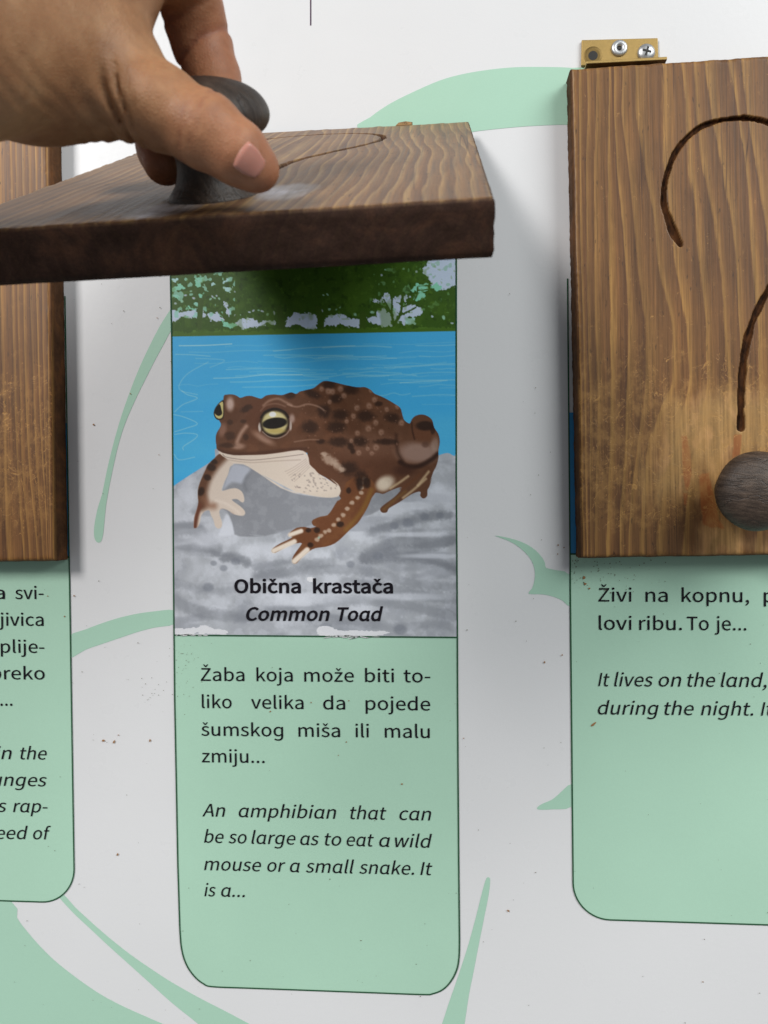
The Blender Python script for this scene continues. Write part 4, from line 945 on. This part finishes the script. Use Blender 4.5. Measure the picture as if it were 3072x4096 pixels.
stain_r = loc_poly([[(2722,1740),(2745,1740),(2762,1900),(2750,1960),(2735,1960)], [(2930,1740),(2965,1740),(2955,1820),(2925,1830)], [(2728,1970),(2745,1970),(2738,2020),(2728,2015)], [(2790,1900),(2830,1890),(2870,2080),(2900,2120),(2800,2100)]], 3.5)
scr_r = lambda X, Zg: sstep(-120, -170, Zg)*sstep(-238, -215, Zg)
flap_mesh('panel', lambda X, Zg: ring_from_lines(LEV, ROWS, X, Zg, right_local), wear_r, stain_r, scr_r, M_WOOD, hinge_r, 31, st=0.42)
knob(hinge_r, spin=0.5)

ORIG_L = (-GAP-FW-0.3, 281.2)
def left_local(px, py):
    b = board(px, py, -T); return b[0]-ORIG_L[0], b[2]-ORIG_L[1]
LEVL = [560, 1176, 1470, 1823, 2000, 2231]
ROWSL = [[-40+0*1,-45,-40,-35,-30,-28],[-6,0,6,14,22,30],[40,52,58,66,78,95],[62,70,76,84,98,118],[88,95,100,112,130,150],[112,122,130,142,156,172],[140,145,152,168,182,190],[164,168,172,180,188,196],[186,190,192,196,198,202],[200,203,204,206,208,210]]
for d_ in (60, 130, 190, 260, 320, 390, 470, 540, 620, 700, 780, 860): ROWSL.insert(0, [v_-d_ for v_ in [-40,-45,-40,-35,-30,-28]])
hinge_l = empty('wooden_flap', (ORIG_L[0], 0, ORIG_L[1]))
props(hinge_l, 'closed wooden flap at the left edge, mostly hidden behind the raised flap', 'wooden flap', 'hinged wooden question flaps')
zero = lambda X, Zg: np.zeros(X.shape)
flap_mesh('panel', lambda X, Zg: ring_from_lines(LEVL, ROWSL, X, Zg, left_local), zero, zero, scr_r, M_WOOD_WARM, hinge_l, 47)

TH = 1.05206
ORIG_C = (8.56+CARD_W-FW, 248.5)
flap_c = empty('wooden_flap', (ORIG_C[0], 0, ORIG_C[1]), (-TH, 0, 0))
props(flap_c, 'dark weathered wooden flap lifted open by the hand above the toad picture', 'wooden flap', 'hinged wooden question flaps')
def ring_c(X, Zg):
    kx, kz = KNOB_X-7, KNOB_Z
    d = np.hypot((X-kx)/1.0, (Zg-kz)/1.9)
    push = 16*np.exp(-(d/26)**2)*np.sign(X-kx)
    cs = FW/X.shape[1]; nz = vnoise(X.shape[0], X.shape[1], 60/cs, 8, 2, 38/cs)-0.5
    u = X + 1.5*np.sin(Zg/42+X/60) + 0.45*np.sin(Zg/10+X/25) + 7*nz - push*0.8 - 6*(Zg/FH)**2*np.sign(X-kx)
    side = np.sqrt((u-kx-3)**2+9)
    return side/4.1 + 0.6*np.sin(Zg/60)
def flap_local(px, py):
    """photograph point -> local x,z on the face of the raised flap"""
    o = np.array([ORIG_C[0], 0, ORIG_C[1]]); nn = np.array([0, -math.cos(TH), math.sin(TH)]); dn = np.array([0, -math.sin(TH), -math.cos(TH)])
    p = board(px, py); v = p-CAM; q = CAM + v*(((o+nn*T-CAM)@nn)/(v@nn)); return q[0]-o[0], -((q-o)@dn)
GLOSS1, GLOSS2 = flap_local(640, 835), flap_local(1140, 770)  # centres of whitish patches that paint gloss on either side of the knob
def wear_gloss_c(X, Zg):
    a = np.clip(1.1-np.hypot((X-GLOSS1[0])/13, (Zg-GLOSS1[1])/14), 0, 1); b = np.clip(1.1-np.hypot((X-GLOSS2[0])/11, (Zg-GLOSS2[1])/20), 0, 1)
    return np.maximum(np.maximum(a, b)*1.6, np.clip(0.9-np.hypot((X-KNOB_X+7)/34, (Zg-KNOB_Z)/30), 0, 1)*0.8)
flap_mesh('panel', ring_c, wear_gloss_c, zero, zero, M_WOOD_DARK, flap_c, 59, 1.0, 0.020, st=0.5)
knob(flap_c, spin=1.6, dx=-6.0, mat=M_KNOB_SHADED)
sp = mesh_obj('splinter', [(112,-T-.1,-.5),(120,-T-.1,-.3),(120.5,-T-1.1,1.0),(117,-T-1.6,1.6),(113.5,-T-1.2,1.2),(112,-T+2,-.3),(120,-T+2,-.3),(120.5,-T+2,1.0),(117,-T+1.5,1.6),(113.5,-T+2,1.2)],
              [(0,1,2,3,4),(9,8,7,6,5),(0,5,6,1),(1,6,7,2),(2,7,8,3),(3,8,9,4),(4,9,5,0)], M_WOOD_DARK, flap_c, False)

# ------------------------------------------------------------------ brass hinge above the right-hand flap
def metal(name, rgb, rough, var=0.25):
    m, n, b = new_mat(name)
    tc = N(n, 'ShaderNodeTexCoord').outputs['Object']
    f = noise(n, mapping(n, tc, (260, 260, 260)), 1.0, 5, 0.65)
    f2 = noise(n, mapping(n, tc, (200, 200, 3200)), 1.0, 3, 0.6)
    col = mix(n, f, tuple(np.array(rgb)*(1-var)), tuple(np.array(rgb)*(1+var*.5)))
    n.links.new(col, b.inputs['Base Color']); b.inputs['Metallic'].default_value = 0.85
    n.links.new(math_node(n, 'ADD', math_node(n, 'MULTIPLY', f, 0.25), rough-0.12), b.inputs['Roughness'])
    bump(n, b, math_node(n, 'ADD', f, f2), 0.18, 0.0003)
    return m
M_BRASS = metal('aged_brass', (0.42, 0.285, 0.105), 0.52)
M_BRASS_DARK = metal('tarnished_brass', (0.22, 0.145, 0.05), 0.5)
M_ZINC = metal('zinc', (0.56, 0.57, 0.58), 0.40)
M_HOLE = new_mat('dark_recess')[0]; M_HOLE.node_tree.nodes['Principled BSDF'].inputs['Base Color'].default_value = (0.012, 0.010, 0.008, 1)
HZ = board(2480, 200, -1.5)
hg = empty('brass_hinge', (HZ[0], 0, ORIG_R[1]))
props(hg, 'small brass hinge screwed to the white board on top of the right flap', 'hinge')
def hl_(px, py, y): b = board(px, py, y); return (b[0]-HZ[0], b[2]-ORIG_R[1])
def prism(name, P, y0, y1, mat, parent, bev=0.25):
    """outline P (x,z) from depth y0 (back) to y1 (front, smaller)"""
    bm = bmesh.new()
    a = [bm.verts.new((x*MM, y1*MM, z*MM)) for x, z in P]; b_ = [bm.verts.new((x*MM, y0*MM, z*MM)) for x, z in P]
    bm.faces.new(a); bm.faces.new(b_[::-1]); k = len(P)
    for i in range(k): bm.faces.new((a[i], b_[i], b_[(i+1) % k], a[(i+1) % k]))
    bmesh.ops.recalc_face_normals(bm, faces=bm.faces)
    if bev: bmesh.ops.bevel(bm, geom=list(bm.edges), offset=bev*MM, segments=2, affect='EDGES', profile=0.5)
    me = bpy.data.meshes.new(name); bm.to_mesh(me); bm.free(); me.materials.append(mat)
    o = bpy.data.objects.new(name, me); COL.objects.link(o); o.parent = parent
    return o
p0, p1, p2, p3 = hl_(2327, 160, -1.5), hl_(2631, 152, -1.5), hl_(2634, 244, -1.5), hl_(2325, 262, -1.5)
prism('wall_plate', [p0, p1, p2, p3], -0.15, -1.6, M_BRASS, hg)
l0, l1, l2, l3 = hl_(2338, 249, -T), hl_(2670, 226, -T), hl_(2669, 238, -T), hl_(2346, 252, -T)
lz0 = hl_(2346, 250, -11.5); lz1 = hl_(2669, 233, -11.5)
prism('top_leaf', [(lz0[0], lz0[1]+0.75), (lz1[0], lz1[1]+0.85), (lz1[0], lz1[1]-0.65), (lz0[0], lz0[1]-0.6)], -0.9, -11.5, M_BRASS, hg)
def lathe(name, prof, k, mat, parent, loc, ry=0.0):
    V = []; F = []
    for h, r in prof:
        for j in range(k):
            a = 2*math.pi*j/k; V.append((r*math.cos(a), -h, r*math.sin(a)))
    for i in range(len(prof)-1):
        for j in range(k): F.append((i*k+j, i*k+(j+1) % k, (i+1)*k+(j+1) % k, (i+1)*k+j))
    o = mesh_obj(name, V, F, mat, parent)
    bm = bmesh.new(); bm.from_mesh(o.data); bmesh.ops.remove_doubles(bm, verts=bm.verts, dist=1e-7); bmesh.ops.recalc_face_normals(bm, faces=bm.faces); bm.to_mesh(o.data); bm.free()
    o.location = [c*MM for c in loc]; o.rotation_euler = (0, ry, 0)
    return o
rv = hl_(2478, 191, -2.2)
rivet = lathe('rivet', [(0, 4.1), (0.5, 4.05), (1.0, 3.6), (1.25, 2.9), (1.2, 2.1), (0.8, 1.3), (0.2, 1.0)], 32, M_ZINC, hg, (rv[0], -1.55, rv[1]))
lathe('rivet_bore', [(0, 1.05), (0.45, 1.05), (0.45, 0)], 24, M_HOLE, rivet, (0, 0, 0))
sc_ = hl_(2586, 208, -2.2)
screw = lathe('screw', [(0, 4.4), (0.5, 4.3), (1.1, 3.7), (1.6, 2.6), (1.85, 1.3), (1.9, 0)], 32, M_ZINC, hg, (sc_[0], -1.55, sc_[1]), 0.5)
V = []; F = []
for a in (0, math.pi/2):
    c_, s_ = math.cos(a+.2), math.sin(a+.2); b0 = len(V)
    for u, v_ in ((-2.2, -.5), (2.2, -.5), (2.2, .5), (-2.2, .5)): V.append((u*c_-v_*s_, -1.98 - (0.006 if a else 0), u*s_+v_*c_))
    F.append((b0, b0+1, b0+2, b0+3))
mesh_obj('screw_slot', V, F, M_HOLE, screw, False)
ho = hl_(2372, 222, -1.7)
lathe('countersunk_hole', [(0.02, 4.6), (0.10, 4.5), (0.06, 3.2), (0.04, 2.3)], 28, M_BRASS_DARK, hg, (ho[0], -1.6, ho[1]))
lathe('hole_bore', [(0.08, 2.35), (0.09, 0)], 24, M_HOLE, hg, (ho[0], -1.6, ho[1]))
# ------------------------------------------------------------------ the hand: one implicit surface (tapered bones blended together), meshed by surface nets
def J(px, py, y, rpx):
    """joint at a depth y, with the radius it shows there"""
    return np.r_[board(px, py, y), rpx*(y-CAM[1])/F_PX]
def rcone(P, a, b):
    """signed distance to a tapered capsule a->b (x,y,z,r)"""
    ba = b[:3]-a[:3]; L2 = ba@ba; t = np.clip(((P-a[:3])@ba)/L2, 0, 1)
    d = np.sqrt(((P-a[:3]-t[..., None]*ba)**2).sum(-1))
    return d-(a[3]+(b[3]-a[3])*t), t
def smin(a, b, k):
    h = np.clip(0.5+0.5*(b-a)/k, 0, 1); return b+(a-b)*h-k*h*(1-h)
HAND = dict(
 wrist=[np.array([-175.0, -335, 178, 29]), J(-620, -20, -262, 520), J(-180, 140, -244, 385), J(100, 190, -232, 300)],
 palm=[(J(80, 180, -230, 300), J(400, -40, -217, 195)), (J(110, 70, -226, 330), J(400, -220, -216, 210)), (J(150, 240, -224, 265), J(420, 265, -219, 228)),
       (J(400, -40, -217, 195), J(560, -190, -210, 150)), (J(150, 345, -220, 170), J(420, 345, -218, 176)), (J(-80, 310, -222, 200), J(180, 345, -220, 172)), (J(100,-120,-212,340), J(500,-340,-203,190))],
 thumb=[J(430, 320, -219, 205), J(640, 430, -221, 158), J(822, 524, -222, 136), J(952, 614, -221, 118), J(1026, 676, -219, 93)],
 index=[J(500, -220, -210, 165), J(735, -130, -200, 138), J(772, 60, -190, 121), J(810, 185, -186, 115), J(852, 310, -186, 106), J(885, 440, -190, 96)],
 middle=[J(450, -180, -204, 150), J(485, -60, -186, 118), J(488, 140, -174, 112), J(590, 400, -174, 110), J(652, 600, -181, 96), J(660, 652, -184, 88)],
 ring=[J(340, -180, -204, 150), J(390, 0, -180, 125), J(320, 280, -176, 115), J(235, 440, -182, 100), J(222, 492, -185, 88)],
)
def thumb_crease(P):
    ip = HAND['thumb'][2]; ax = HAND['thumb'][3][:3]-HAND['thumb'][1][:3]; ax = ax/np.linalg.norm(ax); u = (P-ip[:3])@ax
    o = np.zeros(u.shape)
    for off, amp, wd in ((-3.4, .20, .42), (-1.9, .34, .42), (-0.5, .42, .45), (0.9, .30, .42), (2.6, .22, .45), (-5.6, .12, .5), (4.6, .12, .5)):
        o = o + amp*np.exp(-((u-off+0.7*np.sin(P[..., 2]*0.5+off*2)+0.3*np.sin(P[..., 2]*1.7+off))/wd)**2)
    r = np.sqrt(((P-ip[:3])**2).sum(-1)); return o*sstep(12.5, 7, r)
def index_crease(P):
    o = np.zeros(P.shape[:-1])
    for jx, off, amp in ((3, 1.5, .85), (2, -3.0, .8), (2, -5.2, .35)):
        c = HAND['index'][jx]; a2 = HAND['index'][jx+1][:3]-HAND['index'][jx-1][:3]; a2 = a2/np.linalg.norm(a2)
        v_ = (P-c[:3])@a2; side = (P[..., 0]-c[0])*0.36
        o = o + amp*np.exp(-((v_-off+side+0.25*np.sin(P[..., 0]*0.9))/0.95)**2)
    return o
def hand_sdf(P):
    d = None
    W_ = HAND['wrist']
    for a, b in zip(W_[:-1], W_[1:]):
        q, _ = rcone(P, a, b); d = q if d is None else smin(d, q, 6)
    for a, b in HAND['palm']:
        q, _ = rcone(P, a, b); d = smin(d, q, 7)
    def chain(C, k): 
        dd = None
        for a, b in zip(C[:-1], C[1:]):
            q, _ = rcone(P, a, b); dd = q if dd is None else smin(dd, q, k)
        return dd
    th = chain(HAND['thumb'], 3.0)
    # flatten the pad side / nail bed a little and raise the joint
    tip = HAND['thumb'][3]; ip = HAND['thumb'][2]
    q = np.sqrt(((P-ip[:3])**2).sum(-1))-HAND['thumb'][2][3]*0.99; th = smin(th, q, 3)
    th = th + thumb_crease(P)
    out = smin(d, th, 5)
    # skin folds at the base of the thumb, running up from its lower edge
    xa, xb = board(150, 500, -219)[0], board(640, 500, -219)[0]; zt = board(400, 300, -219)[2]; zb0 = board(400, 470, -219)[2]
    lowm = sstep(zt, zb0, P[..., 2])*sstep(xa, xa+5, P[..., 0])*sstep(xb, xb-6, P[..., 0])*sstep(-205, -214, P[..., 1])
    ph = P[..., 0]*1.0 + 0.22*(P[..., 2]-zt) + 0.7*np.sin(P[..., 2]*0.35) + 1.1*np.sin(P[..., 0]*0.33+1.0)
    out = out + lowm*(1.5*np.exp(-(np.mod(ph, 3.7)-1.8)**2/0.32) + 0.6*np.exp(-(np.mod(ph*1.0+1.1, 5.3)-2.6)**2/0.25) - 0.3)
    idx = chain(HAND['index'], 2.5)
    idx = idx + index_crease(P)
    out = smin(out, smin(idx, d, 6), 1.0)
    mid = chain(HAND['middle'], 3); out = smin(out, smin(mid, d, 5), 0.8)
    rg = chain(HAND['ring'], 3); out = smin(out, rg, 2.0)
    return out
def surface_nets(f, lo, hi, h):
    nn = np.ceil((hi-lo)/h).astype(int)+1
    ax = [lo[i]+h*np.arange(nn[i]) for i in range(3)]
    Vv = np.zeros(nn, np.float32)
    for i0 in range(0, nn[0], 12):
        g = np.stack(np.meshgrid(ax[0][i0:i0+12], ax[1], ax[2], indexing='ij'), -1); Vv[i0:i0+12] = f(g)
    for k in range(3):                      # close the surface where the arm leaves the scene
        sl = [slice(None)]*3; sl[k] = 0; Vv[tuple(sl)] = 1; sl[k] = -1; Vv[tuple(sl)] = 1
    s = Vv < 0
    c = np.zeros(nn-1, int)
    for dx in (0, 1):
        for dy in (0, 1):
            for dz in (0, 1): c += s[dx:nn[0]-1+dx, dy:nn[1]-1+dy, dz:nn[2]-1+dz]
    act = (c > 0) & (c < 8); ids = -np.ones(nn-1, int); cells = np.argwhere(act); ids[act] = np.arange(len(cells))
    acc = np.zeros((len(cells), 3)); cnt = np.zeros(len(cells))
    cor = [(x, y, z) for x in (0, 1) for y in (0, 1) for z in (0, 1)]
    for a in cor:
        for k in range(3):
            if a[k]: continue
            b = list(a); b[k] = 1
            va = Vv[cells[:, 0]+a[0], cells[:, 1]+a[1], cells[:, 2]+a[2]]; vb = Vv[cells[:, 0]+b[0], cells[:, 1]+b[1], cells[:, 2]+b[2]]
            m = (va < 0) != (vb < 0); t = np.where(m, va/(va-vb+1e-12), 0)
            p = np.array(a, float)+t[:, None]*(np.array(b)-np.array(a)); acc += p*m[:, None]; cnt += m
    verts = lo + h*(cells+acc/np.maximum(cnt, 1)[:, None])
    Q = []
    for k in range(3):
        i, j = [q for q in range(3) if q != k]
        sl0 = [slice(None)]*3; sl1 = [slice(None)]*3; sl0[k] = slice(0, -1); sl1[k] = slice(1, None)
        e = np.argwhere(s[tuple(sl0)] != s[tuple(sl1)])
        e = e[(e[:, i] > 0) & (e[:, j] > 0) & (e[:, i] < nn[i]-1) & (e[:, j] < nn[j]-1)]
        def cid(di, dj):
            q = e.copy(); q[:, i] -= di; q[:, j] -= dj; return ids[q[:, 0], q[:, 1], q[:, 2]]
        Q.append(np.stack([cid(0, 0), cid(1, 0), cid(1, 1), cid(0, 1)], -1))
    return verts, np.concatenate(Q)
lo = np.array([-150.0, -345, 112]); hi = np.array([122.0, -150, 265])
hv, hq = surface_nets(hand_sdf, lo, hi, 0.9)
hq = hq[(hq >= 0).all(1)]
HB = np.array([20.0, -225, 185])

def skin_mat():
    m, n, b = new_mat('skin')
    tc = N(n, 'ShaderNodeTexCoord').outputs['Object']
    n1 = noise(n, tc, 85, 6, 0.68); n2 = noise(n, tc, 260, 3, 0.6); red = N(n, 'ShaderNodeAttribute', attribute_name='red').outputs['Fac']
    col = ramp(n, n1, [(0.3, (0.315, 0.150, 0.070)), (0.5, (0.395, 0.200, 0.096)), (0.7, (0.465, 0.255, 0.128))])
    col = mix(n, math_node(n, 'MULTIPLY', red, 0.6), col, (0.45, 0.165, 0.095))
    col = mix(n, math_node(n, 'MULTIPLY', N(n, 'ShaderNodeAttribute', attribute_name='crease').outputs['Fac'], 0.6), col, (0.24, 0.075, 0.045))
    col = mix(n, 0.5, col, ramp(n, n2, [(0.3, (0.78, 0.72, 0.70)), (0.7, (1.12, 1.10, 1.08))]), 'MULTIPLY')
    n.links.new(col, b.inputs['Base Color'])
    b.inputs['Roughness'].default_value = 0.52; b.inputs['Specular IOR Level'].default_value = 0.4
    b.inputs['Subsurface Weight'].default_value = 0.18; b.inputs['Subsurface Radius'].default_value = (1.0, 0.35, 0.2); b.inputs['Subsurface Scale'].default_value = 0.003
    v = N(n, 'ShaderNodeTexVoronoi', feature='DISTANCE_TO_EDGE'); v.inputs['Scale'].default_value = 1100; n.links.new(tc, v.inputs['Vector'])
    fine = noise(n, mapping(n, tc, (500, 500, 240)), 1.0, 4, 0.65, 0.6)
    bump(n, b, math_node(n, 'ADD', math_node(n, 'MULTIPLY', v.outputs['Distance'], 0.8), fine), 0.34, 0.0005)
    return m
M_SKIN = skin_mat()
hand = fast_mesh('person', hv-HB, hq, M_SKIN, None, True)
hand.location = [c*MM for c in HB]
props(hand, 'bare hand reaching in from the upper left, thumb and fingers pinching the knob', 'person')
bm = bmesh.new(); bm.from_mesh(hand.data)
bmesh.ops.smooth_vert(bm, verts=bm.verts, factor=0.5, use_axis_x=True, use_axis_y=True, use_axis_z=True)
bmesh.ops.recalc_face_normals(bm, faces=bm.faces)
isl = bm.faces[:]
bm.to_mesh(hand.data); bm.free()
n_ = len(hand.data.vertices); co = np.zeros(n_*3); hand.data.vertices.foreach_get('co', co); co = co.reshape(-1, 3)/MM+HB
tipc = HAND['thumb'][4][:3]; ipc = HAND['thumb'][2][:3]
red = np.exp(-(np.linalg.norm(co-tipc, axis=1)/16)**2) + 0.7*np.exp(-(np.linalg.norm(co-ipc, axis=1)/7)**2) + 0.8*sstep(-206, -192, co[:, 1])
attr(hand, 'red', np.clip(red, 0, 1))
on_index = sstep(-201, -196, co[:, 1])*sstep(board(560, 100, -186)[0], board(640, 100, -186)[0], co[:, 0])
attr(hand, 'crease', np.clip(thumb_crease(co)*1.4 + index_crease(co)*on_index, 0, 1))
# thumbnail: a thin curved shell lying on the thumb
bvh = BVHTree.FromPolygons([Vector(p) for p in co], [tuple(p.vertices) for p in hand.data.polygons])
tb, tt = board(945, 606, -221), board(1055, 692, -219)
ax = tt-tb; ax /= np.linalg.norm(ax)
view = board(1015, 655, -222)-CAM; view /= np.linalg.norm(view)
up = np.cross(ax, view); up /= np.linalg.norm(up)
nrm = np.cross(up, ax); nrm = nrm if nrm@view > 0 else -nrm
cast = nrm*0.9 - up*(-0.0); cast /= np.linalg.norm(cast)
NC = board(1024, 660, -222)
NL, NW, ku, kv = 4.1, 4.5, 24, 24
grid = np.zeros((kv+1, ku+1, 3)); rimv = np.zeros((kv+1, ku+1))
for j in range(kv+1):
    for i in range(ku+1):
        u = -1+2*i/ku; v_ = -1+2*j/kv
        U = u*math.sqrt(max(1-0.30*v_*v_, 0)); Vv_ = v_*math.sqrt(max(1-0.34*u*u, 0))      # rounded rectangle
        grid[j, i] = np.array(bvh.find_nearest(Vector(NC + ax*U*NL + up*Vv_*NW - cast*5))[0]); rimv[j, i] = max(abs(u), abs(v_))
for _ in range(4):
    g = grid.copy(); g[1:-1, 1:-1] = (grid[:-2, 1:-1]+grid[2:, 1:-1]+grid[1:-1, :-2]+grid[1:-1, 2:])/4; grid = g
for j in range(kv+1):
    for i in range(ku+1):
        hit = bvh.find_nearest(Vector(grid[j, i])); nn_ = np.array(hit[1]); nn_ = nn_ if nn_@cast < 0.3 else -nn_
        grid[j, i] = np.array(hit[0]) + nn_*(0.50*(1-sstep(0.72, 1.0, rimv[j, i])) - 0.12*(rimv[j, i] > 0.99))
def nail_mat():
    m, n, b = new_mat('fingernail')
    tc = N(n, 'ShaderNodeTexCoord').outputs['Object']
    col = mix(n, noise(n, tc, 120, 3), (0.54, 0.225, 0.17), (0.60, 0.285, 0.22))
    n.links.new(col, b.inputs['Base Color']); b.inputs['Roughness'].default_value = 0.24; b.inputs['Subsurface Weight'].default_value = 0.1; b.inputs['Subsurface Scale'].default_value = 0.002
    return m
nail = grid_mesh('thumbnail', grid-HB, nail_mat(), hand, True)
bm = bmesh.new(); bm.from_mesh(nail.data); bmesh.ops.recalc_face_normals(bm, faces=bm.faces)
bm.faces.ensure_lookup_table()
if bm.faces[len(bm.faces)//2].normal.dot(Vector(cast)) > 0: bmesh.ops.reverse_faces(bm, faces=bm.faces)
bm.to_mesh(nail.data); bm.free()
